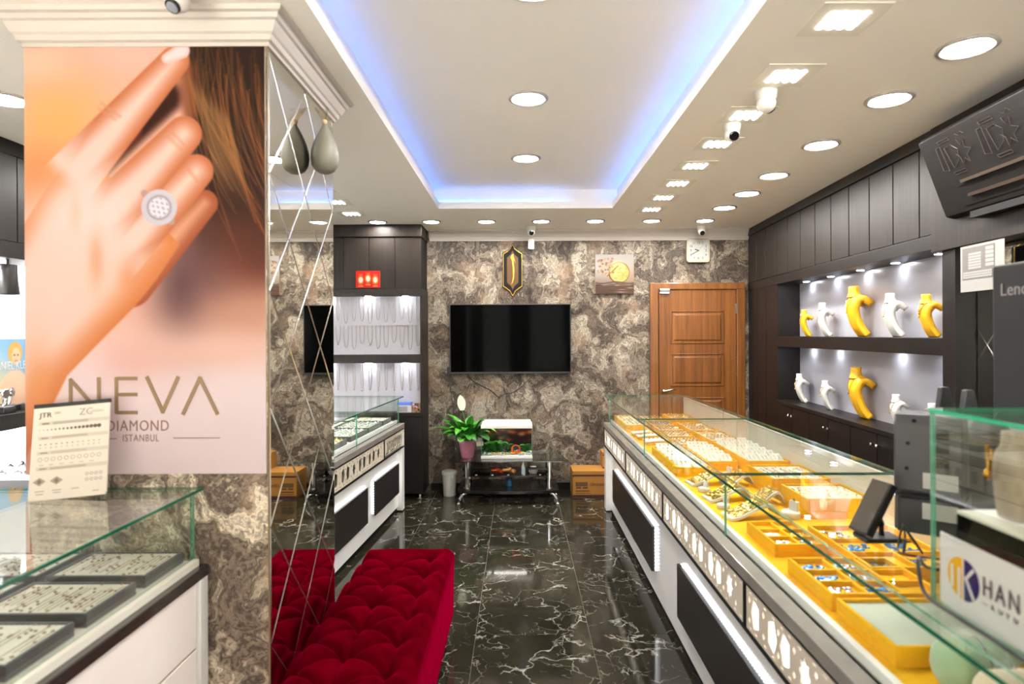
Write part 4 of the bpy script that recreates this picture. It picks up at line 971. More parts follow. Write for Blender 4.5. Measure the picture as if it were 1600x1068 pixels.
while y > ny1:
    d = PB(-0.006, 0.012, y - 0.335, y - 0.004, 0.065, NZ0 - 0.034).build('door', M['darkwood'], bc, world=False, bevel=0.002)
    ky = y - 0.335 + 0.03 if k % 2 == 0 else y - 0.034
    MB().lathe([(0.005, 0), (0.005, -0.012), (0.010, -0.016), (0.011, -0.022), (0.006, -0.027)], (-0.006, ky, NZ0 - 0.10), 10, axis='x').build('knob', M['chrome'], d, world=False, smooth=True)
    y -= 0.339; k += 1
# ---- necklace busts
def bust_surface(h, s_, t_):
    """s_ across -1..1, t_ up 0..1; front faces -x"""
    xs = [0.14, 0.045, -0.03, -0.075, -0.07, -0.02, 0.10, 0.235]; zs = [0, 0.14, 0.32, 0.50, 0.64, 0.77, 0.825, 0.765]; ws = [0.25, 0.23, 0.225, 0.24, 0.27, 0.29, 0.28, 0.23]
    k = min(t_ * 7, 6.999); i = int(k); f = k - i
    def cub(a):
        p0, p1, p2, p3 = a[max(0, i - 1)], a[i], a[i + 1], a[min(7, i + 2)]
        return 0.5 * ((2 * p1) + (-p0 + p2) * f + (2 * p0 - 5 * p1 + 4 * p2 - p3) * f * f + (-p0 + 3 * p1 - 3 * p2 + p3) * f ** 3)
    x, z, w = cub(xs), cub(zs), cub(ws)
    sh = max(0, (t_ - 0.45) / 0.55)
    return Vector(((x + (0.05 + 0.05 * sh) * s_ * s_ ) * h, w * s_ * h, (z - 0.10 * sh * sh * abs(s_) ** 2.2) * h))
def bust(label, y, z, h, mat, rot=0.0, chain=None, group='necklace busts in the lit niches'):
    base = Matrix.Translation(RW) @ Matrix.Rotation(RANG, 4, 'Z'); p = base @ Vector((0.085, RL(y), z))
    t = thing('necklace_bust', label, 'jewelry bust', p, RANG + rot, group)
    MB().grid(lambda u, v: tuple(bust_surface(h, u * 2 - 1, v)), 12, 22, flip=True).build('torso', mat, t, world=False, smooth=True, solid=0.042 * h / 0.35)
    top = bust_surface(h, 0, 0.78)
    prof = []
    m = MB(); n = 16; vs = []
    for r, zz, dx in ((0.17, -0.035, 0.03), (0.13, 0.03, 0.02), (0.112, 0.10, 0.015), (0.120, 0.165, 0.015), (0.10, 0.175, 0.015)):
        for q in range(n):
            a = 2 * PI * q / n; vs.append((top.x + (dx + r * 0.8 * math.cos(a)) * h, r * math.sin(a) * h, top.z + zz * h))
    fs = [(a * n + q, a * n + (q + 1) % n, (a + 1) * n + (q + 1) % n, (a + 1) * n + q) for a in range(4) for q in range(n)] + [tuple(range(4 * n, 5 * n))]
    m.add(vs, fs).build('neck', mat, t, world=False, smooth=True)
    if chain:
        for kk, (cl, cm) in enumerate(chain):
            c = thing('necklace', cl, 'necklace', p, RANG + rot, 'necklaces on the busts')
            lo = 0.42 + 0.08 * (kk % 2); pts = []
            for q in range(25):
                s = -0.62 + 1.24 * q / 24; tt = lo + (0.80 - lo) * (abs(s) / 0.62) ** 1.3
                v = bust_surface(h, s, tt); pts.append(v + Vector((-0.004, 0, 0.001)))
            mm = MB().tube(pts, [0.0017 if q % 2 else 0.0011 for q in range(25)], 5)
            mm.build('chain', cm, c, world=False)
            v = bust_surface(h, 0, lo); MB().sphere(v + Vector((-0.006, 0, -0.006)), 0.0045, 8, sz=1.4).build('pendant', cm, c, world=False)
G_, S_ = M['gold'], M['goldp']
up = [(1254, 0.225, 'y', 'small yellow bust at the far end of the upper niche'), (1282, 0.265, 'w', 'white bust next to the small yellow one in the upper niche'),
      (1330, 0.355, 'y', 'tall yellow bust in the middle of the upper niche'), (1387, 0.275, 'w', 'white bust right of the tall one in the upper niche'), (1443, 0.245, 'y', 'yellow bust with layered chains at the near end of the upper niche')]
lo = [(1246, 0.245, 'w', 'white bust at the far end of the lower niche'), (1286, 0.225, 'w', 'second white bust from the far end of the lower niche'), (1333, 0.355, 'y', 'tall yellow bust in the lower niche'),
      (1396, 0.215, 'w', 'white bust with a beaded necklace in the lower niche, behind the machine'), (1452, 0.20, 'w', 'white bust half hidden at the near end of the lower niche')]
for lst, z, lv in ((up, NZ2, 'upper'), (lo, NZ0, 'lower')):
    for i, (px, h, c, lab) in enumerate(lst):
        y = 2000 / (px - 866)
        nm = lab.replace(' in the ' + lv + ' niche', '').replace('bust', 'bust')
        ch = [('fine gold necklace on the %s %s bust from the far end, %s niche' % (ORD[i], 'yellow' if c == 'y' else 'white', lv) if False else 'fine gold necklace on the %s bust along the %s niche' % (ORD[i], lv), G_ if c == 'y' else S_)]
        if lv == 'upper' and i == 4: ch = [('layered gold necklace, upper strand, on the near yellow bust', G_), ('layered gold necklace, lower strand, on the near yellow bust', G_)]
        bust(lab, y, z + 0.001, h, M['yellow_b'] if c == 'y' else M['bustwhite'], -0.15, ch)
# ---- near part of the right wall: pilaster, mirror, hanging panel, air conditioner cover, notice
wp = thing('wall_panel', 'dark panel and frame around the mirror beside the lit niches', 'wall panel', RW, RANG)
pa, pb = RL(3.22), RL(1.2)
PB(-0.02, 0.26, pb, pa, 1.992, 2.631).build('hanging_panel', M['darkwood2'], wp, world=False, bevel=0.002)
PB(-0.005, 0.26, RL(3.05), ny1 - 0.1, 0.0, 1.99).build('pilaster', M['darkwood'], wp, world=False)
PB(0.05, 0.26, pb, RL(3.05), 0.0, 1.10).build('lower_board', M['darkwood'], wp, world=False)
PB(0.10, 0.26, pb, RL(3.05), 1.10, 1.992).build('mirror_backing', M['blackmat'], wp, world=False)
mr_ = thing('mirror_panel', 'diamond mirror on the right wall behind the monitor', 'mirror', RW, RANG)
diamond_mirror(mr_, lambda u, z, d: (0.099 - d, -u, z), -RL(3.05) + 0.004, -pb, 1.105, 1.985, -RL(2.80), 1.52, 0.175, 0.195)
acm = wood_mat('black_brown_laminate', rgb(13, 10, 9), rgb(24, 19, 16), (60, 2, 60), 0.5, spec=0.18)
ac = thing('air_conditioner_cover', 'carved black slanted air conditioner cover high on the right wall', 'air conditioner', RW, RANG)
ya, yb = RL(3.03), RL(1.3); TP, BT = Vector((-0.19, 0, 2.50)), Vector((-0.06, 0, 2.14))
m = MB().prism([(-0.021, 2.52), (-0.17, 2.52), (TP.x, TP.z), (BT.x, BT.z), (-0.021, 2.13)], 'y', yb, ya)
m.build('cover_box', acm, ac, world=False, bevel=0.003)
dn = (BT - TP).normalized(); nn = Vector((dn.z, 0, -dn.x)); nn = nn if nn.x < 0 else -nn
def acp(y, d, o=0.002): return TP + dn * d + nn * o + Vector((0, y, 0))
def ac_slot(d0, d1, y0, y1, mt, name, o0=0.0005, o1=0.003):
    vs = [acp(y, d, o) for o in (o0, o1) for y, d in ((y0, d0), (y1, d0), (y1, d1), (y0, d1))]
    return MB().add(vs, [(0, 1, 2, 3), (7, 6, 5, 4), (0, 4, 5, 1), (1, 5, 6, 2), (2, 6, 7, 3), (3, 7, 4, 0)]).build(name, mt, ac, world=False)
y1_ = ya - 0.16
ac_slot(0.235, 0.262, yb + 0.1, y1_, M['blackmat'], 'air_slot'); ac_slot(0.300, 0.356, yb + 0.1, y1_, M['blackmat'], 'air_slot')
ac_slot(0.236, 0.250, yb + 0.1, y1_ - 0.04, pmat('beige_louver', rgb(62, 51, 41), 0.4), 'louver', 0.003, 0.012)
ac_slot(0.306, 0.320, yb + 0.1, y1_ - 0.06, pmat('brown_louver', rgb(56, 43, 33), 0.4), 'louver', 0.003, 0.014)
lines = []; carve = pmat('carved_edge', rgb(58, 48, 41), 0.5)
def ol(pts): lines.append([acp(ya - 0.09 - a, d, 0.003) for a, d in pts])
for k in range(4):
    o = 0.28 * k
    ol([(o + 0.02, 0.06), (o + 0.02, 0.17), (o + 0.06, 0.18), (o + 0.05, 0.06), (o + 0.02, 0.06)])
    ol([(o + 0.075, 0.075), (o + 0.095, 0.175), (o + 0.14, 0.15), (o + 0.155, 0.10), (o + 0.12, 0.07), (o + 0.075, 0.075)])
    ol([(o + 0.165, 0.06), (o + 0.18, 0.09), (o + 0.205, 0.07), (o + 0.20, 0.105), (o + 0.235, 0.12), (o + 0.20, 0.14), (o + 0.205, 0.175), (o + 0.18, 0.15), (o + 0.16, 0.18), (o + 0.155, 0.14), (o + 0.135, 0.12)])
    ol([(o + 0.04, 0.035), (o + 0.12, 0.035), (o + 0.125, 0.048), (o + 0.05, 0.048), (o + 0.04, 0.035)])
    ol([(o + 0.08, 0.195), (o + 0.16, 0.195), (o + 0.165, 0.208), (o + 0.09, 0.208), (o + 0.08, 0.195)])
    ol([(o + 0.17, 0.035), (o + 0.19, 0.048), (o + 0.205, 0.033), (o + 0.225, 0.048)])
for l in lines: MB().tube(l, 0.0012, 4).build('carved_line', carve, ac, world=False)
PB(-0.075, -0.02, yb, ya - 0.20, 2.10, 2.13).build('bracket', acm, ac, world=False)
npaper = pmat('notice_paper', rgb(140, 138, 134), 0.7, var=0.01)
nt_ = thing('paper_notice', 'white printed form taped below the dark hanging panel', 'notice', RW, RANG)
ta, tb = RL(2.97), RL(2.68)
PB(-0.030, -0.0285, tb, ta, 1.77, 1.985).build('sheet', npaper, nt_, world=False)
w_ = ta - tb
def ntl(a0, a1, z0, z1, mt): PB(-0.031, -0.030, ta - a1 * w_, ta - a0 * w_, 1.77 + z0 * 0.215, 1.77 + z1 * 0.215).build('print_block', mt, nt_, world=False)
ntl(0.05, 0.80, 0.26, 0.95, pmat('form_grey', rgb(104, 98, 95), 0.7))
m = MB()
for k in range(6): m.box(-0.032, -0.031, ta - 0.50 * w_, ta - 0.20 * w_, 1.77 + (0.48 + 0.06 * k) * 0.215, 1.77 + (0.53 + 0.06 * k) * 0.215)
for k in range(5): m.box(-0.032, -0.031, ta - 0.78 * w_, ta - 0.60 * w_, 1.77 + (0.50 + 0.085 * k) * 0.215, 1.77 + (0.57 + 0.085 * k) * 0.215)
for k in range(3): m.box(-0.032, -0.031, ta - 0.74 * w_, ta - 0.07 * w_, 1.77 + (0.29 + 0.05 * k) * 0.215, 1.77 + (0.33 + 0.05 * k) * 0.215)
tag(m.build('form_fields', npaper, nt_, world=False), kind='stuff')
# ------------------------------------------------------------------ dark cabinet in the back left corner with hanging chains
YC = 5.94; XR = -0.923; XLc = -2.6
bl_ = thing('wall_unit', 'tall dark cabinet with lit chain niches in the back left corner', 'cabinet', (XR, YC, 0))
Bw = lambda *a: MB().box(*a)
Bw(XLc, XR, YC - 0.02, YB - 0.001, 2.515, 2.631).build('top_rail', M['darkwood2'], bl_, bevel=0.003)
Bw(XLc, XR - 0.01, YC + 0.015, YB - 0.001, 2.02, 2.515).build('carcass', M['blackmat'], bl_)
k = 0; x = XR - 0.012
while x > XLc + 0.2:
    Bw(x - 0.2475 + 0.003, x, YC, YC + 0.016, 2.022, 2.512).build('door', M['darkwood2'], bl_, bevel=0.002); x -= 0.2475
Bw(XLc, XR, YC - 0.004, YB - 0.001, 1.953, 2.02).build('rail', M['darkwood2'], bl_, bevel=0.002)
Bw(XR - 0.022, XR, YC, YB - 0.001, 0.835, 1.953).build('side_board', M['darkwood2'], bl_)
Bw(XLc, XR - 0.022, YC, YB - 0.001, 1.311, 1.39).build('shelf', M['darkwood2'], bl_, bevel=0.002)
Bw(XLc, XR - 0.022, YC + 0.13, YC + 0.15, 0.835, 1.953).build('velvet_panel', M['greypanel'], bl_)
Bw(XLc, XR, YC - 0.004, YB - 0.001, 0.80, 0.835).build('counter_board', M['darkwood'], bl_, bevel=0.002)
Bw(XLc, XR, YC + 0.012, YB - 0.001, 0.06, 0.80).build('base', M['darkwood'], bl_)
for a, b in ((-1.18, XR - 0.004), (-1.44, -1.184), (-1.70, -1.444)): Bw(a, b, YC, YC + 0.012, 0.065, 0.797).build('base_door', M['darkwood'], bl_, bevel=0.002)
for x in (-0.96, -1.9): MB().lathe([(0.014, 0), (0.016, 0.01), (0.011, 0.03), (0.014, 0.06)], (x, YC + 0.05, 0), 12).build('foot', M['chrome'], bl_, smooth=True)
for z in (1.953, 1.311):
    for x in (-1.10, -1.46, -1.85):
        MB().lathe([(0.028, 0), (0.028, -0.01)], (x, YC + 0.085, z), 16).build('spotlight_lens', M['e_niche'], bl_)
def chain(label, group, x, ztop, drop, w, mat, pend):
    t = thing('hanging_necklace', label, 'necklace', (x, YC + 0.122, ztop), 0, group)
    n = 18; pts = []
    for q in range(n + 1):
        a = PI * q / n
        pts.append((-w * math.cos(a), 0, -drop * (0.80 + 0.20 * math.sin(a)) if 0 < q < n else -0.0) if False else (-w * math.cos(a) * (1.0 if q not in (0, n) else 1.0), 0, -drop * (math.sin(a) ** 0.45)))
    MB().tube(pts, 0.0030, 5).build('chain', mat, t, world=False)
    if pend: MB().lathe([(0.001, -0.016), (0.008, -0.008), (0.006, 0.004), (0.001, 0.010)], (0, -0.003, -drop - 0.008), 8).build('pendant', mat, t, world=False)
M['dullsilver'] = pmat('dull_silver', rgb(170, 160, 150), 0.35, 0.7)
ORDN = ORD + ['tenth', 'eleventh']
for k in range(11):
    x = -0.985 - 0.078 * k
    chain('long silver chain, %s from the right in the top row of the upper niche' % ORDN[k], 'top row of chains', x, 1.945, 0.235 + 0.02 * math.sin(k * 2.3), 0.019, M['dullsilver'], False)
    chain('silver chain, %s from the right in the second row of the upper niche' % ORDN[k], 'second row of chains', x, 1.672, 0.20 + 0.035 * math.sin(k * 1.7), 0.021, M['dullsilver'], k % 4 == 2)
    chain('thin pendant chain, %s from the right in the lower chain niche' % ORDN[k], 'pendant chains', x, 1.30, 0.24 + 0.02 * math.sin(k * 3.1), 0.012, M['dullsilver'], True)
MB().box(XR - 0.74, XR - 0.025, YC + 0.118, YC + 0.130, 1.672, 1.678).build('hook_rail', M['greypanel'], bl_)
st = thing('sticker', 'red sticker with three gold emblems on the cabinet doors', 'sticker', (-1.44, YC - 0.004, 2.03))
def sticker_fn(u, v):
    c = np.tile(np.array([[226., 34., 22.]]), (len(u), 1))
    for cx, cy in ((0.2, 0.54), (0.5, 0.46), (0.8, 0.54)):
        q = np.hypot((u - cx) / 0.135, (v - cy) / 0.30); c = mixc(c, (240, 150, 50), 1 - sstep(0.85, 1.05, q)); c = mixc(c, (200, 120, 40), np.exp(-((q - 0.8) / 0.1) ** 2))
        q = np.hypot((u - cx) / 0.085, (v - cy) / 0.17); c = mixc(c, (250, 240, 226), 1 - sstep(0.9, 1.1, q))
        c = mixc(c, (250, 170, 90), ((np.abs(u - cx) < 0.1) & (np.abs(v - cy - 0.36) < 0.035)) * 0.8); c = mixc(c, (250, 150, 90), ((np.abs(u - cx) < 0.1) & (np.abs(v - cy + 0.33) < 0.02)) * 0.6)
    return c
print_panel('printed_sheet', 0.42, 0, 90, 62, sticker_fn, M['print'], st, lambda u, v: (-0.115 + 0.232 * u, 0, 0.162 - 0.162 * v))
MB().box(-0.115, 0.117, 0.0005, 0.003, 0, 0.162).build('backing', M['paper'], st, world=False)
bx = thing('tissue_box', 'blue topped white box on the dark base cabinet', 'box', (-1.105, YC + 0.03, 0.835))
MB().box(-0.07, 0.07, 0, 0.075, 0, 0.07).build('box_body', M['paper'], bx, world=False, bevel=0.002)
MB().box(-0.071, 0.071, -0.001, 0.076, 0.07, 0.094).build('box_lid', pmat('blue_card', rgb(92, 122, 222), 0.4), bx, world=False, bevel=0.002)
MB().box(-0.062, 0.03, -0.002, 0.0, 0.008, 0.058).build('printed_patch', pmat('grey_print', rgb(140, 136, 142), 0.5), bx, world=False)
bx = thing('patterned_box', 'small multicoloured patterned box beside the blue topped box', 'box', (-0.985, YC + 0.03, 0.835))
MB().box(-0.045, 0.045, 0, 0.06, 0, 0.085).build('box_body', M['cardboard'], bx, world=False)
def pat_fn(u, v):
    rs = np.random.RandomState(3); c = np.tile(np.array([[150., 130., 110.]]), (len(u), 1))
    for k in range(40): c = mixc(c, [(200, 140, 40), (60, 80, 150), (190, 60, 50), (220, 220, 225), (70, 110, 60), (40, 30, 40)][k % 6], blob(u, v, rs.rand(), rs.rand(), 0.09, 0.09) * 1.3)
    return c
print_panel('printed_face', 0, 0, 30, 30, pat_fn, M['print'], bx, lambda u, v: (-0.045 + 0.09 * u, -0.001, 0.085 - 0.085 * v))
# ------------------------------------------------------------------ left display wall, seen past the column
e_bar = emat('shelf_light_bar', (0.95, 0.96, 1.0, 1), 60.0)
lw = thing('wall_unit', 'dark left wall unit with bright watch shelves, seen past the poster column', 'cabinet', (-2.72, 3.4, 0))
LXf = -2.72
Bw(XL, LXf, 1.0, 5.9, 2.555, 2.631).build('top_rail', M['darkwood'], lw)
Bw(XL, LXf - 0.012, 1.0, 5.9, 2.05, 2.555).build('carcass', M['blackmat'], lw)
for k in range(8): Bw(LXf - 0.012, LXf, 2.30 + 0.27 * k, 2.564 + 0.27 * k, 2.09, 2.552).build('plank_door', M['darkwood'], lw, bevel=0.002)
Bw(XL, LXf + 0.006, 1.0, 5.9, 2.0, 2.087).build('bottom_rail', M['darkwood'], lw)
Bw(XL, XL + 0.01, 1.0, 5.9, 0.2, 2.0).build('back_board', M['white'], lw)
Bw(XL + 0.01, LXf + 0.01, 1.0, 5.9, 1.085, 1.165).build('shelf', M['darkwood'], lw)
Bw(XL + 0.01, LXf + 0.02, 1.0, 5.9, 0.0, 0.80).build('base', M['whitemat'], lw)
for y in (1.3, 2.1, 2.9, 3.7, 4.5): Bw(XL + 0.05, XL + 0.09, y, y + 0.6, 1.994, 1.999).build('light_bar', e_bar, lw)
for y in (1.3, 2.1, 2.9, 3.7, 4.5): Bw(XL + 0.06, XL + 0.10, y, y + 0.6, 1.079, 1.084).build('light_bar', e_bar, lw)
sp = thing('spot_lamp', 'black cylinder spot lamp under the left wall unit rail', 'lamp', (LXf - 0.06, 3.38, 2.0))
MB().lathe([(0.008, -0.001), (0.008, -0.035)], n=10).build('stem', M['plastic_b'], sp, world=False)
MB().lathe([(0.045, -0.03), (0.055, -0.19), (0.050, -0.191), (0.045, -0.15)], n=24).build('shade', M['plastic_b'], sp, world=False, smooth=True, bevel=0.002)
def tray_watch(label, x, y, z, rot):
    t = thing('wrist_watch', label, 'watch', (x, y, z), rot, 'watches on the left wall shelf')
    MB().box(-0.05, 0.05, -0.04, 0.04, 0, 0.035).build('stand', M['plastic_b'], t, world=False, bevel=0.003)
    MB().tube([(0.0, 0.034 * math.cos(a), 0.075 + 0.042 * math.sin(a)) for a in [2 * PI * k / 24 for k in range(24)]], 0.009, 6, closed=True).build('strap', M['chrome'], t, world=False, smooth=True)
    m = MB().lathe([(0.024, 0), (0.026, 0.005), (0.022, 0.010)], (0.02, 0, 0.105), 18, axis='x'); m.build('case', M['silver'], t, world=False)
for k, (y, dx) in enumerate(((3.36, 0.05), (3.46, 0.0), (3.56, 0.06), (3.68, 0.02), (3.80, 0.06))):
    tray_watch('steel wrist watch on a black stand, %s along the left wall shelf' % ORD[k], XL + 0.13 + dx, y, 1.166, 0.3 * k)
ad = thing('advert_card', 'watch advertisement card with a blonde model on the left wall shelf', 'advertisement', (XL + 0.04, 3.62, 1.166))
def ad_fn(u, v):
    c = np.tile(np.array([[120., 168., 208.]]), (len(u), 1)); c = mixc(c, (226, 206, 160), blob(u, v, 0.1, 0.8, 0.4, 0.5))
    c = mixc(c, (206, 164, 90), 1 - sstep(0.8, 1.1, np.hypot((u - 0.50) / 0.15, (v - 0.20) / 0.17))); c = mixc(c, (232, 184, 150), 1 - sstep(0.8, 1.1, np.hypot((u - 0.52) / 0.09, (v - 0.25) / 0.13)))
    c = mixc(c, (232, 190, 160), 1 - sstep(0.8, 1.1, np.hypot((u - 0.50) / 0.30, (v - 0.75) / 0.32)))
    for a in (0.485, 0.555): c = mixc(c, (70, 50, 50), blob(u, v, a, 0.235, 0.018, 0.012))
    c = mixc(c, (180, 70, 70), blob(u, v, 0.52, 0.32, 0.03, 0.012)); c = mixc(c, (205, 160, 130), blob(u, v, 0.52, 0.28, 0.01, 0.02) * 0.6)
    return c
MB().box(0, 0.006, -0.18, 0.18, 0, 0.40).build('board', M['paper'], ad, world=False)
print_panel('printed_face', 0, 0, 90, 70, ad_fn, M['print'], ad, lambda u, v: (0.0075, -0.18 + 0.36 * u, 0.40 - 0.40 * v))
text_mesh('lettering', 'DANIEL KLEIN', 0.068, M['paper'], ad, (0.009, -0.165, 0.225), (PI / 2, 0, PI / 2), width=0.66)
lt = thing('watch_tray', 'long tray of small steel watches at the foot of the left wall', 'tray', (-2.62, 3.2, 0.80))
MB().box(-0.30, 0.20, 0, 0.7, 0, 0.04).build('tray_frame', M['greyvelvet'], lt, world=False)
m = MB()
for k in range(60): jewel_rings(m, -0.27 + 0.44 * random.random(), 0.05 + 0.6 * random.random(), 0.04, 0.018, random.random() * 3, tube=0.004)
tag(m.build('watch_rows', M['chrome'], lt, world=False), kind='stuff')
# ------------------------------------------------------------------ things on and before the back wall
Yw = YB - 0.002
tv = thing('television', 'large black flat television on the back wall', 'television', (-0.09, YB, 1.2))
def bw(px, py, Y=None): Y = Y or Yw; return ((px - CX) * Y / F, H + (CY - py) * Y / F)
(tx0, tz1), (tx1, tz0) = bw(703.5, 475), bw(891.5, 583)
MB().box(tx0, tx1, Yw - 0.06, Yw - 0.02, tz0, tz1).build('casing', M['plastic_b'], tv, bevel=0.003)
MB().box(tx0 + 0.4, tx1 - 0.4, Yw - 0.02, Yw, tz0 + 0.2, tz1 - 0.2).build('wall_bracket', M['plastic_b'], tv)
MB().box(tx0 + 0.010, tx1 - 0.010, Yw - 0.0615, Yw - 0.0600, tz0 + 0.020, tz1 - 0.009).build('screen', pmat('tv_screen', rgb(3, 3, 3), 0.06, var=0.0, spec=0.025), tv)
MB().box(tx0 - 0.03, tx0 + 0.02, Yw - 0.05, Yw - 0.01, tz0 - 0.005, tz0 + 0.07).build('plug', M['plastic_b'], tv)
text_mesh('maker_mark', 'VESTEL', 0.014, M['inkgrey'], tv, ((tx0 + tx1) / 2 - 0.03 - tv.location.x, Yw - 0.0605 - YB, tz0 + 0.005 - 1.2), (PI / 2, 0, 0)) if False else None
def cable(label, pts, r=0.004):
    p = [Vector((*bw(a, b)[:1], Yw - 0.008, bw(a, b)[1])) for a, b in pts]; q = []
    for i in range(len(p) - 1):
        for k in range(6):
            f = k / 6; p0, p1, p2, p3 = p[max(0, i - 1)], p[i], p[i + 1], p[min(len(p) - 1, i + 2)]
            q.append(0.5 * ((2 * p1) + (-p0 + p2) * f + (2 * p0 - 5 * p1 + 4 * p2 - p3) * f * f + (-p0 + 3 * p1 - 3 * p2 + p3) * f ** 3))
    q.append(p[-1]); tag(MB().tube(q, r, 5).build('cable', M['plastic_b']), label, 'cable')
cable('black cable looping below the left half of the television', [(730, 583), (738, 594), (752, 602), (766, 609), (777, 619), (781, 622)])
cable('black cable looping below the right half of the television', [(832, 586), (822, 596), (810, 607), (800, 613), (790, 614), (779, 620)])
cable('pair cable falling from the television plug behind the plant', [(701, 584), (703, 600), (706, 622), (709, 650), (707, 690), (711, 720)])
# gold calligraphy ornament
og = thing('calligraphy_plaque', 'black and gold pointed wall plaque with a slender gold letter', 'wall ornament', (*bw(801, 463)[:1], YB, bw(801, 463)[1]))
cx_, cz_ = bw(801.5, 422); k_ = Yw / F
half = [(0, 41.5), (2.2, 38), (3.6, 35), (5.5, 33), (8.5, 31), (11.5, 28.5), (14, 27.5), (15.8, 26), (15.8, 0)]
full = half + [(x, -y) for x, y in half[::-1][1:]]; full = full + [(-x, y) for x, y in full[::-1][1:-1]]
def plq(s, sy, y0, y1, mt, nm): MB().prism([(cx_ + x * s * k_, cz_ + y * sy * k_) for x, y in full[::-1]], 'y', y0, y1).build(nm, mt, og)
plq(1.0, 1.0, Yw - 0.016, Yw, M['blackmat'], 'base_plate'); plq(0.94, 0.97, Yw - 0.020, Yw - 0.016, M['gold'], 'gold_rim'); plq(0.90, 0.945, Yw - 0.023, Yw - 0.020, M['blackmat'], 'black_field')
def fret_mat():
    m, nt, b = new_mat('gold_fretwork'); tc = nd(nt, 'ShaderNodeTexCoord'); ch = nd(nt, 'ShaderNodeTexChecker'); ch.inputs['Scale'].default_value = 110
    ch.inputs[1].default_value = rgb(112, 74, 28); ch.inputs[2].default_value = rgb(44, 28, 10); nt.links.new(tc.outputs['Object'], ch.inputs[0]); nt.links.new(ch.outputs[0], b.inputs['Base Color'])
    b.inputs['Roughness'].default_value = 0.35; b.inputs['Metallic'].default_value = 0.3; return m
plq(0.56, 0.74, Yw - 0.026, Yw - 0.023, fret_mat(), 'fretwork_panel')
m = MB(); body = [(-1.5, 23), (1.5, 25), (1.2, 18), (2.6, 0), (2.2, -12), (0, -20), (-3.0, -23), (-0.6, -18), (0.6, -8), (0.2, 4), (-1.2, 16), (-3.4, 19)]
m.prism([(cx_ + x * k_, cz_ + y * k_) for x, y in body[::-1]], 'y', Yw - 0.036, Yw - 0.028); m.prism([(cx_ + x * k_, cz_ + y * k_) for x, y in [(0.5, 25), (1.5, 17), (4.6, 10.5)][::1]], 'y', Yw - 0.036, Yw - 0.028)
m.build('letter', M['gold'], og)
# painting
pt = thing('canvas_painting', 'square canvas of an autumn tree before a golden moon', 'painting', (*bw(960, 459)[:1], YB, bw(960, 459)[1]))
def paint_fn(u, v):
    rs = np.random.RandomState(9); c = np.tile(np.array([[206., 200., 192.]]), (len(u), 1)); c = mixc(c, (170, 146, 128), sstep(0.35, 0.75, v)); c = mixc(c, (196, 160, 120), blob(u, v, 0.95, 0.55, 0.2, 0.3) * 0.6)
    q = np.hypot(u - 0.62, v - 0.46); c = mixc(c, (128, 70, 34), 1 - sstep(0.262, 0.272, q)); c = mixc(c, (242, 208, 124), 1 - sstep(0.245, 0.258, q)); c = mixc(c, (250, 228, 160), (1 - sstep(0.16, 0.24, np.hypot(u - 0.58, v - 0.36))) * 0.6)
    for k in range(26): c = mixc(c, (232, 168, 46), blob(u, v, 0.45 + 0.4 * rs.rand(), 0.3 + 0.35 * rs.rand(), 0.03, 0.02) * 0.7 * (q < 0.25))
    tx = 0.36 + 0.22 * np.clip((v - 0.5) / 0.25, 0, 1) ** 2; c = mixc(c, (110, 58, 20), np.exp(-((u - tx) / 0.018) ** 2) * (v > 0.48) * (v < 0.75)); c = mixc(c, (214, 150, 50), np.exp(-((u - tx + 0.03) / 0.008) ** 2) * (v > 0.5) * (v < 0.74))
    c = mixc(c, (120, 66, 26), np.exp(-((v - 0.50 + (u - 0.36) * 0.9) / 0.012) ** 2) * (u > 0.30) * (u < 0.6))
    for k in range(60): c = mixc(c, [(214, 140, 96), (176, 92, 70), (226, 176, 120), (240, 210, 130), (120, 78, 66)][k % 5], blob(u, v, 0.06 + 0.42 * rs.rand(), 0.10 + 0.42 * rs.rand(), 0.025, 0.022) * 0.9)
    c = mixc(c, (96, 66, 48), sstep(0.74, 0.80, v + 0.02 * np.sin(u * 20))); c = mixc(c, (72, 54, 48), np.exp(-((v - 0.72 - 0.02 * np.sin(u * 9)) / 0.02) ** 2) * 0.8)
    for k in range(14): c = mixc(c, [(214, 200, 196), (60, 40, 34), (160, 104, 66)][k % 3], blob(u, v, rs.rand(), 0.74 + 0.24 * rs.rand(), 0.10, 0.015) * 0.7)
    return c
(qx0, qz1), (qx1, qz0) = bw(930, 398.5), bw(990, 459.5); pl2 = rootloc(pt)
MB().box(qx0, qx1, Yw - 0.03, Yw, qz0, qz1).build('stretcher', pmat('canvas_side', rgb(150, 120, 98), 0.7), pt)
print_panel('painted_canvas', 0.36, 0, 110, 110, paint_fn, M['canvas'], pt, lambda u, v: (qx0 + (qx1 - qx0) * u - pl2.x, Yw - 0.0305 - pl2.y, qz1 + (qz0 - qz1) * v - pl2.z))
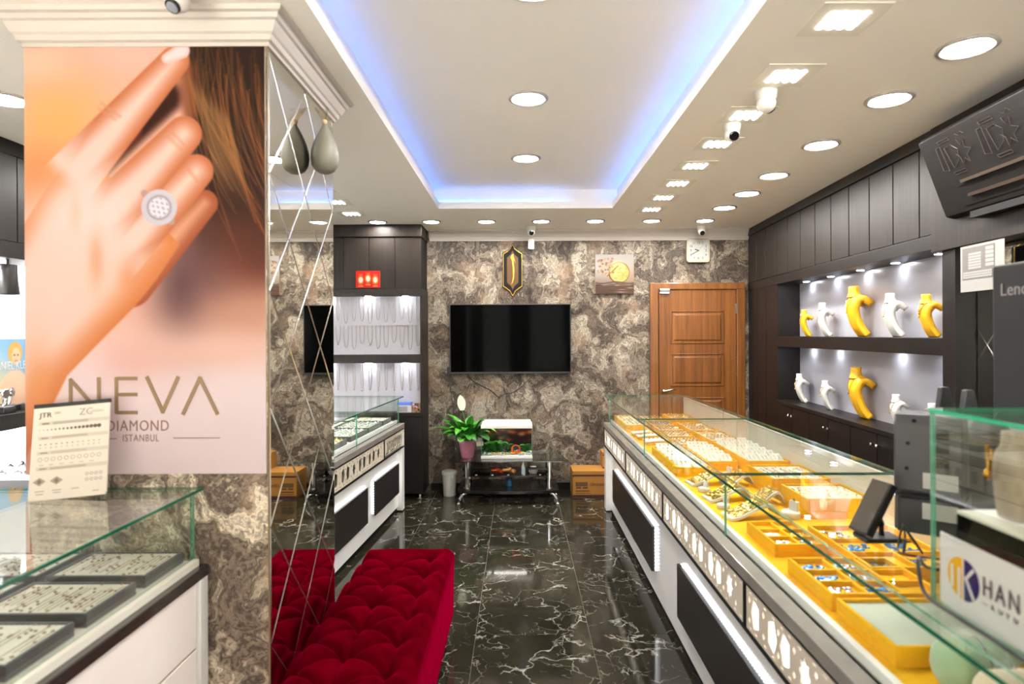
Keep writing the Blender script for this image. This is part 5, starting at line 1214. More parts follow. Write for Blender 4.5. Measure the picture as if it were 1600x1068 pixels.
# clock
(kx0, kz1), (kx1, kz0) = bw(1072, 375.5), bw(1108.5, 411); kc = ((kx0 + kx1) / 2, (kz0 + kz1) / 2); kw = kx1 - kx0
ck = thing('wall_clock', 'square cream wall clock above the wooden door', 'clock', (kc[0], YB, kz0))
def rrect(cx, cz, w, h, r, n=5):
    p = []
    for qx, qz, a0 in ((1, 1, 0), (-1, 1, PI / 2), (-1, -1, PI), (1, -1, 1.5 * PI)):
        for k in range(n + 1): a = a0 + PI / 2 * k / n; p.append((cx + qx * (w / 2 - r) + r * math.cos(a), cz + qz * (h / 2 - r) + r * math.sin(a)))
    return p
crm = pmat('cream_plastic', rgb(160, 153, 132), 0.35, var=0.01)
MB().prism(rrect(*kc, kw, kw, 0.03)[::-1], 'y', Yw - 0.035, Yw).build('clock_case', crm, ck, bevel=0.006)
MB().prism(rrect(*kc, kw * 0.8, kw * 0.8, 0.012)[::-1], 'y', Yw - 0.0365, Yw - 0.035).build('dial', pmat('dial_white', rgb(158, 158, 152), 0.6), ck)
for hnum in range(1, 13):
    a = PI / 2 - hnum * PI / 6; s = kw * 0.32 / max(abs(math.cos(a)), abs(math.sin(a)), 0.86)
    text_mesh('numeral', str(hnum), 0.034, M['ink'], ck, (s * math.cos(a), Yw - 0.037 - YB, kc[1] + s * math.sin(a) - 0.010 - kz0), (PI / 2, 0, 0), align='CENTER')
for ang, ln, wd, nm in ((8.0 * 30, 0.082, 0.006, 'minute_hand'), (9.66 * 30, 0.045, 0.008, 'hour_hand'), (41, 0.085, 0.0015, 'second_hand')):
    a = PI / 2 - math.radians(ang); d = Vector((math.cos(a), 0, math.sin(a))); e = Vector((-d.z, 0, d.x)); c = Vector((kc[0], Yw - 0.0395, kc[1]))
    MB().obox(c + d * (ln / 2 - 0.006), d * (ln / 2), e * wd / 2, Vector((0, 0.0006, 0))).build(nm, M['blackmat'] if wd > 0.003 else M['ink'], ck)
sx, sz = bw(830.5, 382)
sn = thing('motion_sensor', 'white motion sensor below the crown beside the gold plaque', 'sensor', (sx, YB, sz - 0.05))
MB().prism(rrect(sx, sz, 0.062, 0.105, 0.014)[::-1], 'y', Yw - 0.035, Yw).build('sensor_body', M['plastic_w'], sn, bevel=0.005)
MB().prism(rrect(sx, sz - 0.016, 0.044, 0.052, 0.01)[::-1], 'y', Yw - 0.039, Yw - 0.035).build('sensor_window', M['whitemat'], sn)
# ------------------------------------------------------------------ glass stand with aquarium and plant
SX = -0.108; ys0, ys1 = 5.78, 6.22
sd = thing('tv_stand', 'low black and glass stand with chrome posts below the television', 'stand', (SX, 6.0, 0))
def bowed(w, y0, y1, bow, n=12, corner=0.0):
    p = [(SX - w / 2 + w * k / n, y0 - bow * math.sin(PI * k / n)) for k in range(n + 1)]; return p + [(SX + w / 2 - corner, y1), (SX - w / 2 + corner, y1)]
MB().prism(bowed(0.94, ys0, ys1, 0.05), 'z', 0.105, 0.135).build('bottom_shelf', M['black'], sd, bevel=0.004)
MB().prism(bowed(0.84, ys0 + 0.06, ys1, 0.02), 'z', 0.245, 0.256).build('middle_shelf', M['black'], sd)
for s in (-1, 1):
    MB().prism([(SX + s * 0.18, ys0 + 0.06), (SX + s * 0.43, ys0 + 0.06), (SX + s * 0.43, ys1), (SX + s * 0.18, ys1)][::s], 'z', 0.308, 0.320).build('side_shelf', M['black'], sd)
MB().prism([(SX - 0.56, ys0 - 0.03), (SX + 0.56, ys0 - 0.03), (SX + 0.50, ys1), (SX - 0.50, ys1)], 'z', 0.397, 0.407).build('glass_top', [glass_mat('grey_glass', (0.62, 0.68, 0.64, 1), 0.08)], sd)
for x in (-0.385, 0.385):
    for y in (ys0 + 0.04, ys1 - 0.06):
        MB().lathe([(0.032, 0.135), (0.034, 0.142), (0.021, 0.155), (0.021, 0.385), (0.028, 0.390), (0.028, 0.397)], (SX + x, y, 0), 18).build('post', M['chrome'], sd, smooth=False)
        sx_ = 1 if x > 0 else -1
        MB().tube([(SX + x - sx_ * 0.01, y, 0.11), (SX + x + sx_ * 0.04, y - 0.01, 0.09), (SX + x + sx_ * 0.065, y - 0.02, 0.05), (SX + x + sx_ * 0.075, y - 0.025, 0.012)], [0.022, 0.020, 0.014, 0.011], 10).lathe([(0.018, 0), (0.02, 0.006), (0.012, 0.016)], (SX + x + sx_ * 0.076, y - 0.025, 0), 12).build('leg', M['chrome'], sd, smooth=True)
for k in range(5): MB().lathe([(0.010, 0.256), (0.010, 0.260)], (SX - 0.30 + 0.15 * k, ys0 + 0.075, 0), 10).build('rubber_bumper', M['plastic_w'], sd)
# aquarium
tankg = glass_mat('tank_glass', (0.98, 0.99, 0.98, 1), 0.004)
AX0, AX1, AY0, AY1, AZ = -0.365, 0.122, 5.86, 6.12, 0.407
aq = thing('aquarium', 'small lit aquarium with white lid and green plants on the glass stand', 'aquarium', (-0.12, 5.99, AZ))
MB().box(AX0, AX1, AY0, AY1, AZ, AZ + 0.03).build('base', M['plastic_w'], aq, bevel=0.004)
MB().box(AX0, AX1, AY0, AY1, AZ + 0.285, AZ + 0.315).build('lid', M['plastic_w'], aq, bevel=0.004)
MB().box(AX0 + 0.01, AX1 - 0.012, AY0 + 0.02, AY1, AZ + 0.315, AZ + 0.338).build('lid_top', M['plastic_w'], aq, bevel=0.004)
for b in ((AX0 + 0.004, AX1 - 0.004, AY0 + 0.004, AY0 + 0.008, 1), (AX0 + 0.004, AX0 + 0.008, AY0 + 0.008, AY1 - 0.008, 0), (AX1 - 0.008, AX1 - 0.004, AY0 + 0.008, AY1 - 0.008, 0), ):
    MB().box(*b[:4], AZ + 0.03, AZ + 0.285, 0, (b[4], 1)).build('glass_pane', [tankg, M['glass_edge_l']], aq)
def backdrop_fn(u, v):
    rs = np.random.RandomState(2); c = np.tile(np.array([[34., 18., 16.]]), (len(u), 1)); c = mixc(c, (120, 70, 60), blob(u, v, 0.5, 0.05, 0.5, 0.2)); c = mixc(c, (70, 90, 80), (v > 0.8) * 0.7)
    for k in range(36): c = mixc(c, [(200, 90, 50), (120, 30, 30), (220, 150, 90), (60, 110, 40)][k % 4], blob(u, v, rs.rand(), 0.6 * rs.rand(), 0.06, 0.06) * 0.7)
    return c
al = rootloc(aq)
print_panel('backdrop', 0, 0, 60, 36, backdrop_fn, M['print'], aq, lambda u, v: (AX0 + 0.008 + (AX1 - AX0 - 0.016) * u - al.x, AY1 - 0.008 - al.y, AZ + 0.285 - 0.255 * v - al.z))
m = MB()
for k in range(260): m.sphere((random.uniform(AX0 + 0.02, AX1 - 0.02), random.uniform(AY0 + 0.02, AY1 - 0.02), AZ + 0.033 + random.random() * 0.006), random.uniform(0.006, 0.011), 6)
tag(m.build('gravel', pmat('pale_gravel', rgb(170, 186, 176), 0.6, var=0.3, vscale=90), aq), kind='stuff')
MB().box(AX0 + 0.06, AX1 - 0.06, AY0 + 0.06, AY0 + 0.075, AZ + 0.280, AZ + 0.284).build('tank_light', emat('tank_led', (1.0, 0.92, 0.82, 1), 6), aq)
grn = pmat('tank_plant', rgb(60, 140, 40), 0.5, var=0.3, vscale=40)
def leafm(m, base, d, ln, w, bend, n=5, up=(0, 0, 1)):
    d = Vector(d).normalized(); side = d.cross(Vector(up)); side = side.normalized() if side.length > 0.05 else Vector((1, 0, 0)); nr = side.cross(d); vs = []; p = Vector(base)
    for k in range(n + 1):
        f = k / n; ww = w * math.sin(PI * (0.12 + 0.86 * f)) ** 0.8 * (1 if k < n else 0.08); vs += [p - side * ww + nr * ww * 0.35, p, p + side * ww + nr * ww * 0.35]
        d = (d + Vector((0, 0, -bend / n))).normalized(); p = p + d * ln / n
    m.add(vs, [q for k in range(n) for q in ((3 * k, 3 * k + 1, 3 * k + 4, 3 * k + 3), (3 * k + 1, 3 * k + 2, 3 * k + 5, 3 * k + 4))])
for (ax, nn_, hh) in ((-0.31, 22, 0.15), (-0.25, 30, 0.17), (-0.18, 30, 0.16), (-0.11, 20, 0.13), (0.055, 16, 0.13)):
    m = MB()
    for k in range(nn_):
        a = random.random() * 2 * PI; leafm(m, (ax, AY0 + 0.11, AZ + 0.04 + random.random() * hh * 0.5), (math.cos(a), math.sin(a) * 0.6, 0.9), hh * 0.5, 0.022, 0.9, 4)
    m.build('water_plant', grn, aq)
m = MB().lathe([(0.030, 0.0), (0.044, 0.05), (0.046, 0.058), (0.036, 0.055), (0.026, 0.01)], (0, 0, 0), 20, caps=False); m.v = [(x - 0.035, AY0 + 0.11 - z, AZ + 0.08 + y) for x, y, z in m.v]
m.build('clay_pot', pmat('orange_clay', rgb(214, 92, 30), 0.5), aq, smooth=True)
m = MB()
for k in range(9): m.sphere((-0.25 + random.random() * 0.3, AY0 + 0.05, AZ + 0.045), 0.014, 8, sz=0.7)
tag(m.build('amber_stones', pmat('amber_stone', rgb(220, 160, 40), 0.4, var=0.2), aq), kind='stuff')
# potted peace lily
PXc, PYc = -0.50, 5.96
pf = thing('potted_plant', 'peace lily in a pink wrapped pot beside the aquarium', 'plant', (PXc, PYc, 0.407))
wrap = pmat('pink_wrap', rgb(176, 112, 128), 0.35, var=0.15, vscale=60)
MB().lathe([(0.055, 0.0), (0.060, 0.01), (0.080, 0.13), (0.086, 0.17), (0.078, 0.17), (0.07, 0.14)], (PXc, PYc, 0.407), 22, caps=False).build('pot', wrap, pf, smooth=True)
MB().lathe([(0.001, 0), (0.072, 0.0)], (PXc, PYc, 0.407 + 0.145), 20, caps=False).build('soil', pmat('soil', rgb(52, 36, 28), 0.9), pf)
film = glass_mat('film_wrap', (0.82, 0.74, 0.74, 1), 0.10)
for s, a in ((1, 0.2), (-1, 0.4)):
    MB().add([(PXc + s * 0.05, PYc - 0.02, 0.55), (PXc + s * 0.19, PYc - 0.03, 0.58 + 0.03 * a), (PXc + s * 0.17, PYc - 0.02, 0.66), (PXc + s * 0.07, PYc, 0.67)], [(0, 1, 2, 3)]).build('wrapping', film, pf)
m = MB()
m.add([(PXc + 0.08, PYc - 0.06, 0.5), (PXc + 0.2, PYc - 0.08, 0.53), (PXc + 0.12, PYc - 0.05, 0.62)], [(0, 1, 2)])
m.build('wrapping', film, pf)
MB().obox((PXc + 0.125, PYc - 0.085, 0.55), (0.032, 0, 0.004), (0, 0.001, 0), (-0.004, 0, 0.02)).build('gift_tag', M['ivory'], pf)
lg = [pmat('leaf_green_%d' % k, c, 0.35, var=0.15, vscale=30) for k, c in enumerate((rgb(44, 116, 30), rgb(70, 146, 40), rgb(30, 86, 24)))]
for k in range(64):
    a = random.random() * 2 * PI; el = random.uniform(0.35, 1.35); ln = random.uniform(0.14, 0.25); m = MB()
    b0 = Vector((PXc + 0.035 * math.cos(a), PYc + 0.035 * math.sin(a), 0.407 + 0.15)); d = Vector((math.cos(a) * math.cos(el), math.sin(a) * math.cos(el) * 0.8, math.sin(el)))
    mid = b0 + d * ln * random.uniform(0.25, 0.75); m.tube([b0, mid], 0.0028, 4); leafm(m, mid, d, ln * 0.85, random.uniform(0.034, 0.052), random.uniform(0.7, 1.9), 6)
    m.build('leaf', lg[k % 3], pf)
m = MB(); leafm(m, (PXc + 0.10, PYc - 0.03, 0.70), (1, -0.1, 0.25), 0.20, 0.04, 0.9, 6); m.build('leaf', lg[1], pf)
m = MB(); m.tube([(PXc, PYc, 0.56), (PXc - 0.02, PYc - 0.01, 0.75), (PXc - 0.045, PYc - 0.02, 0.86)], 0.003, 5); m.build('flower_stem', lg[1], pf)
m = MB(); leafm(m, (PXc - 0.045, PYc - 0.02, 0.855), (-0.12, -0.15, 1), 0.155, 0.04, 0.0, 8, up=(0, 1, 0)); m.build('flower_spathe', pmat('spathe', rgb(238, 240, 216), 0.5), pf, smooth=True)
# odds and ends on the stand's shelves
o = thing('plastic_bottle', 'small white squeeze bottle on the stand below the aquarium', 'bottle', (0.035, ys0 + 0.12, 0.256))
MB().lathe([(0.018, 0), (0.019, 0.004), (0.019, 0.075), (0.010, 0.09), (0.008, 0.10), (0.007, 0.125), (0.003, 0.135)], n=16).build('bottle_body', M['plastic_w'], o, world=False, smooth=True)
MB().lathe([(0.0194, 0.012), (0.0194, 0.055)], n=16, caps=False).build('label_band', pmat('pale_blue_label', rgb(170, 206, 214), 0.5), o, world=False)
o = thing('white_puck', 'white round puck beside the squeeze bottle', 'puck', (0.13, ys0 + 0.15, 0.256)); MB().lathe([(0.035, 0.0), (0.045, 0.02), (0.045, 0.05), (0.03, 0.065), (0.001, 0.068)], n=20).build('puck_body', M['plastic_w'], o, world=False, smooth=True)
for l, x, c, s in (('red seashell on the stand below the aquarium', -0.22, rgb(200, 70, 36), 1.0), ('pale orange seashell beside the red shell', -0.11, rgb(224, 150, 96), 1.1)):
    o = thing('seashell', l, 'seashell', (x, ys0 + 0.13, 0.256)); m = MB()
    pts = [(0.055 * s * math.cos(a) * (1 - a / 12), 0.03 * math.sin(a) * (1 - a / 12), 0.02 * s + 0.004 * a * s) for a in [k * 0.5 for k in range(19)]]
    m.tube(pts, [max(0.003, 0.019 * s * (1 - k / 20)) for k in range(19)], 8); m.build('shell', pmat('shell_' + l[:4].strip(), c, 0.35, var=0.2, vscale=50), o, world=False, smooth=True)
o = thing('fish_food_tub', 'small blue tub on the lowest shelf of the stand', 'tub', (-0.10, ys0 + 0.15, 0.135)); MB().lathe([(0.028, 0), (0.03, 0.003), (0.03, 0.055), (0.028, 0.058)], n=16).build('tub', pmat('blue_tub', rgb(30, 90, 120), 0.4), o, world=False, smooth=True); MB().lathe([(0.031, 0.058), (0.031, 0.08), (0.028, 0.084)], n=16).build('lid', pmat('blue_lid', rgb(20, 60, 96), 0.4), o, world=False)
# bin and cardboard boxes
bn = thing('waste_bin', 'white plastic bin standing left of the stand', 'bin', (-0.69, 6.12, 0))
MB().lathe([(0.058, 0), (0.060, 0.004), (0.070, 0.205)], n=24).build('bin_body', M['plastic_w'], bn, world=False, smooth=True, bevel=0.002)
MB().lathe([(0.076, 0.205), (0.077, 0.225), (0.074, 0.24), (0.060, 0.245)], n=24).build('lid', M['plastic_w'], bn, world=False, smooth=True, bevel=0.002)
MB().box(0.03, 0.05, -0.085, -0.066, 0.185, 0.222).build('lid_clip', M['plastic_w'], bn, world=False, bevel=0.003)
def carton(label, x0, x1, y0, y1, z0, h, printed):
    t = thing('cardboard_box', label, 'box', ((x0 + x1) / 2, y0, z0))
    MB().box(x0, x1, y0, y1, z0, z0 + h).build('carton', M['cardboard'], t, bevel=0.003)
    MB().box(x0 + 0.001, x1 - 0.001, y0 - 0.0015, y0, z0 + h * 0.80, z0 + h * 0.86).build('printed_band', M['cardboard_d'], t); MB().box(x0 + 0.001, x1 - 0.001, y0 - 0.0015, y0, z0 + 0.003, z0 + h * 0.10).build('printed_band', M['cardboard_d'], t)
    if printed:
        w = x1 - x0
        for a, b, c, d in ((0.06, 0.30, 0.42, 0.58), (0.07, 0.17, 0.33, 0.40), (0.20, 0.30, 0.33, 0.40), (0.06, 0.33, 0.22, 0.27), (0.05, 0.36, 0.15, 0.17), (0.66, 0.74, 0.3, 0.72), (0.66, 0.8, 0.15, 0.18)):
            MB().box(x0 + a * w, x0 + b * w, y0 - 0.0015, y0, z0 + c * h, z0 + d * h).build('print_block', pmat('brown_ink', rgb(96, 62, 30), 0.7), t)
        text_mesh('lettering', '(dinosor)', 0.05, M['cardboard_d'], t, (x0 + 0.34 * w - (x0 + x1) / 2, -0.002, 0.44 * h), (PI / 2, 0, 0), width=0.9)
carton('brown printed carton on the floor beside the right counter', 0.512, 1.0, 6.02, 6.30, 0, 0.255, True)
carton('smaller brown carton on top of the printed carton', 0.815, 1.06, 6.12, 6.30, 0.256, 0.16, False)
# ------------------------------------------------------------------ red velvet bench
bn = thing('bench', 'tufted red velvet bench along the column mirror', 'bench', (-0.58, 2.4, 0))
BX0, BX1, BY0, BY1, BZ = -0.822, -0.352, 1.55, 3.32, 0.455
btn = [(x, 3.20 - 0.215 * k) for k in range(8) for x in (-0.792, -0.455)] + [(-0.625, 3.09 - 0.215 * k) for k in range(8)]
BA = np.array(btn)
def top_z(x, y):
    e = min(x - BX0, BX1 - x, BY1 - y, y - BY0); z = BZ - 0.045 * max(0, 1 - e / 0.05) ** 2.2
    d2 = (BA[:, 0] - x) ** 2 + (BA[:, 1] - y) ** 2; k = d2.argmin(); d = math.sqrt(d2[k])
    z -= 0.058 * math.exp(-(d / 0.034) ** 1.15)
    # pleats between neighbouring buttons
    pl_ = 0.0
    for j in np.argsort(d2)[1:4]:
        a = BA[k]; b = BA[j]; ab = b - a; L = np.hypot(*ab)
        if L > 0.30: continue
        t = max(0, min(1, ((x - a[0]) * ab[0] + (y - a[1]) * ab[1]) / L ** 2)); q = math.hypot(x - a[0] - t * ab[0], y - a[1] - t * ab[1]); pl_ = max(pl_, 0.018 * math.exp(-(q / 0.015) ** 2))
    return z - pl_ + 0.003 * math.sin(y * 55 + 9 * x) * math.exp(-(d / 0.08)) 
m = MB(); NX, NY = 66, 236
m.grid(lambda u, v: (BX0 + (BX1 - BX0) * u, BY0 + (BY1 - BY0) * v, top_z(BX0 + (BX1 - BX0) * u, BY0 + (BY1 - BY0) * v)), NX, NY)
def skirt(pts):
    k = len(m.v); q = len(pts); rows = [(0.0, None), (0.004, BZ - 0.075), (0.0, BZ - 0.105), (-0.004, 0.10)]
    cx_b, cy_b = (BX0 + BX1) / 2, (BY0 + BY1) / 2
    for o_, z in rows:
        for (x, y) in pts:
            dx = (o_ if x > BX1 - 1e-6 else -o_ if x < BX0 + 1e-6 else 0); dy = (o_ if y > BY1 - 1e-6 else -o_ if y < BY0 + 1e-6 else 0)
            m.v.append((x + dx, y + dy, top_z(x, y) if z is None else z))
    for r in range(len(rows) - 1):
        for i in range(q):
            j = (i + 1) % q; m.f.append((k + r * q + j, k + r * q + i, k + (r + 1) * q + i, k + (r + 1) * q + j)); m.m.append(0)
lp_ = [(BX0 + (BX1 - BX0) * i / NX, BY0) for i in range(NX)] + [(BX1, BY0 + (BY1 - BY0) * i / NY) for i in range(NY)] + [(BX1 - (BX1 - BX0) * i / NX, BY1) for i in range(NX)] + [(BX0, BY1 - (BY1 - BY0) * i / NY) for i in range(NY)]
skirt(lp_); m.build('cushion', M['velvet'], bn, smooth=True)
MB().box(BX0 + 0.01, BX1 - 0.01, BY0 + 0.01, BY1 - 0.01, 0.075, 0.101).build('frame', M['blackmat'], bn)
for (x, y) in btn:
    if BX0 + 0.03 < x < BX1: MB().sphere((x, y, top_z(x, y) + 0.004), 0.010, 8, sz=0.5).build('button', M['velvet'], bn, smooth=True)
for x in (BX0 + 0.05, BX1 - 0.05):
    for y in (BY0 + 0.08, (BY0 + BY1) / 2 + 0.16, BY1 - 0.08): MB().lathe([(0.012, 0), (0.014, 0.01), (0.020, 0.075)], (x, y, 0), 12).build('leg', M['chrome'], bn, smooth=True)
# ------------------------------------------------------------------ diamond chart standing on the front left counter
cc = thing('chart_card', 'cream diamond chart card leaning on the front left counter', 'card', (-1.382, 1.90, 1.086))
cc.rotation_euler = (math.radians(-14), math.radians(-4.5), math.radians(7))
CW, CH = 0.222, 0.284
MB().box(-CW / 2, CW / 2, 0, 0.005, 0, CH).build('card_board', pmat('cream_card', rgb(240, 228, 212), 0.5, var=0.01), cc, world=False)
MB().box(-CW / 2 - 0.001, CW / 2 + 0.001, -0.001, 0.007, CH, CH + 0.013).build('top_clip', M['plastic_b'], cc, world=False); MB().box(-CW / 2, CW / 2, -0.001, 0.006, -0.001, 0.007).build('bottom_clip', M['plastic_b'], cc, world=False)
def chart_fn(u, v):
    c = np.tile(np.array([[240., 228., 212.]]), (len(u), 1))
    for k, vv in enumerate((0.175, 0.335, 0.495, 0.665)):
        c = mixc(c, (214, 200, 184), ((np.abs(v - vv) < 0.020) & (u > 0.08)) * 0.8); c = mixc(c, (130, 118, 106), ((np.abs(v - vv) < 0.006) & (u > 0.12) & (u < 0.21))); c = mixc(c, (176, 164, 150), (((np.abs(v - vv + 0.007) < 0.004) | (np.abs(v - vv - 0.007) < 0.004)) & (u > 0.26) & (u < 0.72)))
    for k in range(16): r = 0.006 + 0.0016 * k; c = mixc(c, (110, 96, 84), 1 - sstep(r * 0.8, r * 1.1, np.hypot(u - 0.09 - 0.052 * k, (v - 0.245) * 1.336)))
    for k in range(12): c = mixc(c, (136, 116, 84) if k < 7 else (190, 160, 70), 1 - sstep(0.012, 0.016, np.hypot(u - 0.11 - 0.07 * k, (v - 0.405) * 2.4)))
    for k in range(12): c = mixc(c, (196, 186, 172), ((np.abs(u - 0.11 - 0.07 * k) < 0.012) & (np.abs(v - 0.44) < 0.012)) * 0.7)
    for k in range(10): q = np.hypot(u - 0.12 - 0.085 * k, (v - 0.565) * 1.336); c = mixc(c, (170, 160, 148), np.exp(-((q - 0.026) / 0.005) ** 2) * 0.8)
    for k in range(6): c = mixc(c, (190, 178, 164), ((np.abs(u - 0.14 - 0.13 * k) < 0.03) & (np.abs(v - 0.625) < 0.004)) * 0.8)
    for cx, cy in ((0.13, 0.80), (0.35, 0.80)): c = mixc(c, (140, 124, 106), (np.abs(u - cx) / 0.085 + np.abs(v - cy) / 0.045 < 1) * 0.65); c = mixc(c, (96, 84, 72), (np.abs(u - cx) / 0.03 + np.abs(v - cy) / 0.03 < 1) * 0.5)
    for i in range(4):
        for j in range(2): q = np.hypot(u - 0.74 - 0.06 * i, (v - 0.76 - 0.06 * j) * 1.336); c = mixc(c, (160, 148, 134), np.exp(-((q - 0.018) / 0.006) ** 2) * 0.7)
    for cx, cy, w in ((0.14, 0.90, 0.06), (0.36, 0.90, 0.06), (0.6, 0.90, 0.05), (0.86, 0.945, 0.04), (0.14, 0.93, 0.05), (0.36, 0.925, 0.05)): c = mixc(c, (176, 164, 150), ((np.abs(u - cx) < w) & (np.abs(v - cy) < 0.005)) * 0.9)
    c = mixc(c, (140, 130, 122), ((np.abs(v - 0.085) < 0.004) & (u > 0.72) & (u < 0.93))); c = mixc(c, (160, 150, 142), ((np.abs(v - 0.07) < 0.003) & (u > 0.76) & (u < 0.91))); c = mixc(c, (170, 160, 150), (np.abs(v - 0.065) < 0.012) * (u > 0.27) * (u < 0.35) * 0.6)
    return c
print_panel('printed_chart', 0, 0, 150, 200, chart_fn, M['print'], cc, lambda u, v: (-CW / 2 + CW * u, -0.0012, CH - CH * v))
text_mesh('lettering', 'JTR', 0.022, M['ink'], cc, (-CW / 2 + 0.018, -0.002, CH - 0.030), (PI / 2, 0, 0), width=1.1); text_mesh('lettering', 'ZC', 0.030, M['inkgrey'], cc, (0.022, -0.002, CH - 0.032), (PI / 2, 0, 0))
# ------------------------------------------------------------------ cash desk end of the right counter
GT = 1.0285
# tilted customer display
cd = thing('customer_display', 'small tilted black customer display on the counter glass', 'display', (0.905, 1.66, GT))
d = Vector((0.50, 0.10, 0.86)).normalized(); a = Vector((-0.16, 1, 0)).normalized(); a = (a - d * a.dot(d)).normalized(); nrm = d.cross(a); nrm = nrm if nrm.x < 0 else -nrm
c0 = d * 0.082 + Vector((0, 0, 0.012))
MB().obox(c0, d * 0.076, a * 0.036, nrm * 0.011).build('casing', M['plastic_b'], cd, world=False, bevel=0.003)
MB().obox(c0 + nrm * 0.0115, d * 0.070, a * 0.032, nrm * 0.0008).build('screen', pmat('display_glass', rgb(60, 52, 42), 0.05, var=0.02, spec=0.9, coat=1.0), cd, world=False)
MB().obox(Vector((0.05, 0, 0.006)), Vector((0.05, 0, 0)), Vector((0, 0.035, 0)), Vector((0, 0, 0.006))).build('foot', M['plastic_b'], cd, world=False, bevel=0.003)
MB().tube([c0 - nrm * 0.012, c0 - nrm * 0.03 + Vector((0.0, 0, -0.03)), Vector((0.06, 0, 0.01))], 0.008, 8).build('stem', M['plastic_b'], cd, world=False)
# till terminal seen from behind
tm_ = thing('till_terminal', 'dark grey till terminal seen from behind with two white stickers', 'till', (1.14, 1.70, GT), math.radians(50))
MB().prism([(-0.015, 0.0), (0.17, 0.0), (0.17, 0.26), (0.10, 0.325), (0.0, 0.325), (-0.018, 0.300), (-0.018, 0.11), (-0.005, 0.10)], 'y', -0.06, 0.10).build('casing', M['plastic_g'], tm_, world=False, bevel=0.006)
MB().box(-0.03, 0.18, -0.065, 0.09, 0.0, 0.095).build('foot', M['plastic_b'], tm_, world=False, bevel=0.004)
for y, z in ((0.05, 0.308), (0.065, 0.245), (0.068, 0.175)): MB().lathe([(0.0055, -0.0195), (0.0055, -0.016)], (0, y, z), 10, axis='x').build('screw_hole', M['blackmat'], tm_, world=False)
for z in (0.185, 0.225, 0.262): MB().box(-0.021, -0.015, -0.03, 0.012, z, z + 0.026).build('port', M['blackmat'], tm_, world=False)
MB().box(-0.0195, -0.018, -0.05, 0.03, 0.125, 0.168).build('sticker', M['paper'], tm_, world=False); MB().box(-0.0325, -0.030, -0.05, 0.03, 0.045, 0.088).build('sticker', M['paper'], tm_, world=False)
def cable3(label, pts, r=0.0028):
    p = [Vector(q) for q in pts]; out = []
    for i in range(len(p) - 1):
        for k in range(8):
            f = k / 8; p0, p1, p2, p3 = p[max(0, i - 1)], p[i], p[i + 1], p[min(len(p) - 1, i + 2)]
            out.append(0.5 * ((2 * p1) + (-p0 + p2) * f + (2 * p0 - 5 * p1 + 4 * p2 - p3) * f * f + (-p0 + 3 * p1 - 3 * p2 + p3) * f ** 3))
    out.append(p[-1]); tag(MB().tube(out, r, 6).build('cable', M['plastic_b']), label, 'cable')
zc_ = GT + 0.004
cable3('black cable tied in a bow between the tilted display and the till', [(1.02, 1.63, zc_), (0.985, 1.60, zc_ + 0.01), (0.965, 1.555, zc_ + 0.03), (0.955, 1.55, zc_), (0.975, 1.575, zc_ + 0.035), (0.985, 1.60, zc_ + 0.055), (0.99, 1.575, zc_ + 0.03), (1.0, 1.545, zc_), (0.99, 1.57, zc_ + 0.03), (0.98, 1.59, zc_ + 0.05), (0.955, 1.57, zc_ + 0.01), (0.95, 1.54, zc_), (1.02, 1.50, zc_), (1.08, 1.46, zc_)])
cable3('black cable curling along the foot of the glass vitrine', [(1.10, 1.50, zc_ + 0.01), (1.00, 1.44, zc_), (0.93, 1.42, zc_ + 0.012), (0.885, 1.38, zc_ + 0.05), (0.862, 1.345, zc_ + 0.035), (0.848, 1.30, zc_), (0.842, 1.20, zc_), (0.842, 1.10, zc_), (0.838, 1.0, zc_), (0.835, 0.85, zc_), (0.83, 0.6, zc_)], 0.004)
# vitrine on the counter
VX0, VX1, VY0, VY1, VZ = 0.853, 1.21, 0.55, 1.292, 1.415
vt = thing('glass_vitrine', 'glass vitrine on the near end of the right counter holding a shelf of busts', 'display case', (VX0, VY0, GT))
g = [M['glass'], M['glass_edge_l']]
MB().box(VX0, VX0 + 0.006, VY0, VY1, GT, VZ, 0, (0, 1)).build('front_glass', g, vt); MB().box(VX0 + 0.007, VX1, VY1 - 0.006, VY1, GT, VZ, 0, (1, 1)).build('end_glass', g, vt)
MB().box(VX0 - 0.002, VX1 + 0.004, VY0, VY1 + 0.003, VZ, VZ + 0.008, 0, (2, 1)).build('top_glass', [M['glass'], pmat('bright_glass_edge', rgb(52, 168, 124), 0.1)], vt); MB().box(VX1 - 0.006, VX1, VY0, VY1 - 0.007, GT, VZ, 0, (0, 1)).build('back_glass', g, vt)
MB().box(VX0 + 0.03, VX1 - 0.008, VY0, VY1 - 0.035, 1.215, 1.222).build('shelf', [M['cream']], vt)
MB().box(VX0 + 0.03, VX1 - 0.008, VY0, VY1 - 0.035, 1.10, 1.214).build('dark_base', M['smoke'], vt)
MB().box(VX0 + 0.04, VX1 - 0.02, VY0, VY1 - 0.04, GT, 1.10).build('plinth', M['blackmat'], vt)
sg = thing('logo_sign', 'white sign with a yellow and blue emblem inside the vitrine glass', 'sign', (VX0 + 0.010, 0.95, GT))
SY1 = 1.278; SXs = VX0 + 0.010
MB().box(SXs, SXs + 0.003, VY0 + 0.01, SY1, GT + 0.001, 1.172).build('sign_board', pmat('sign_white', rgb(232, 226, 224), 0.4, var=0.01), sg)
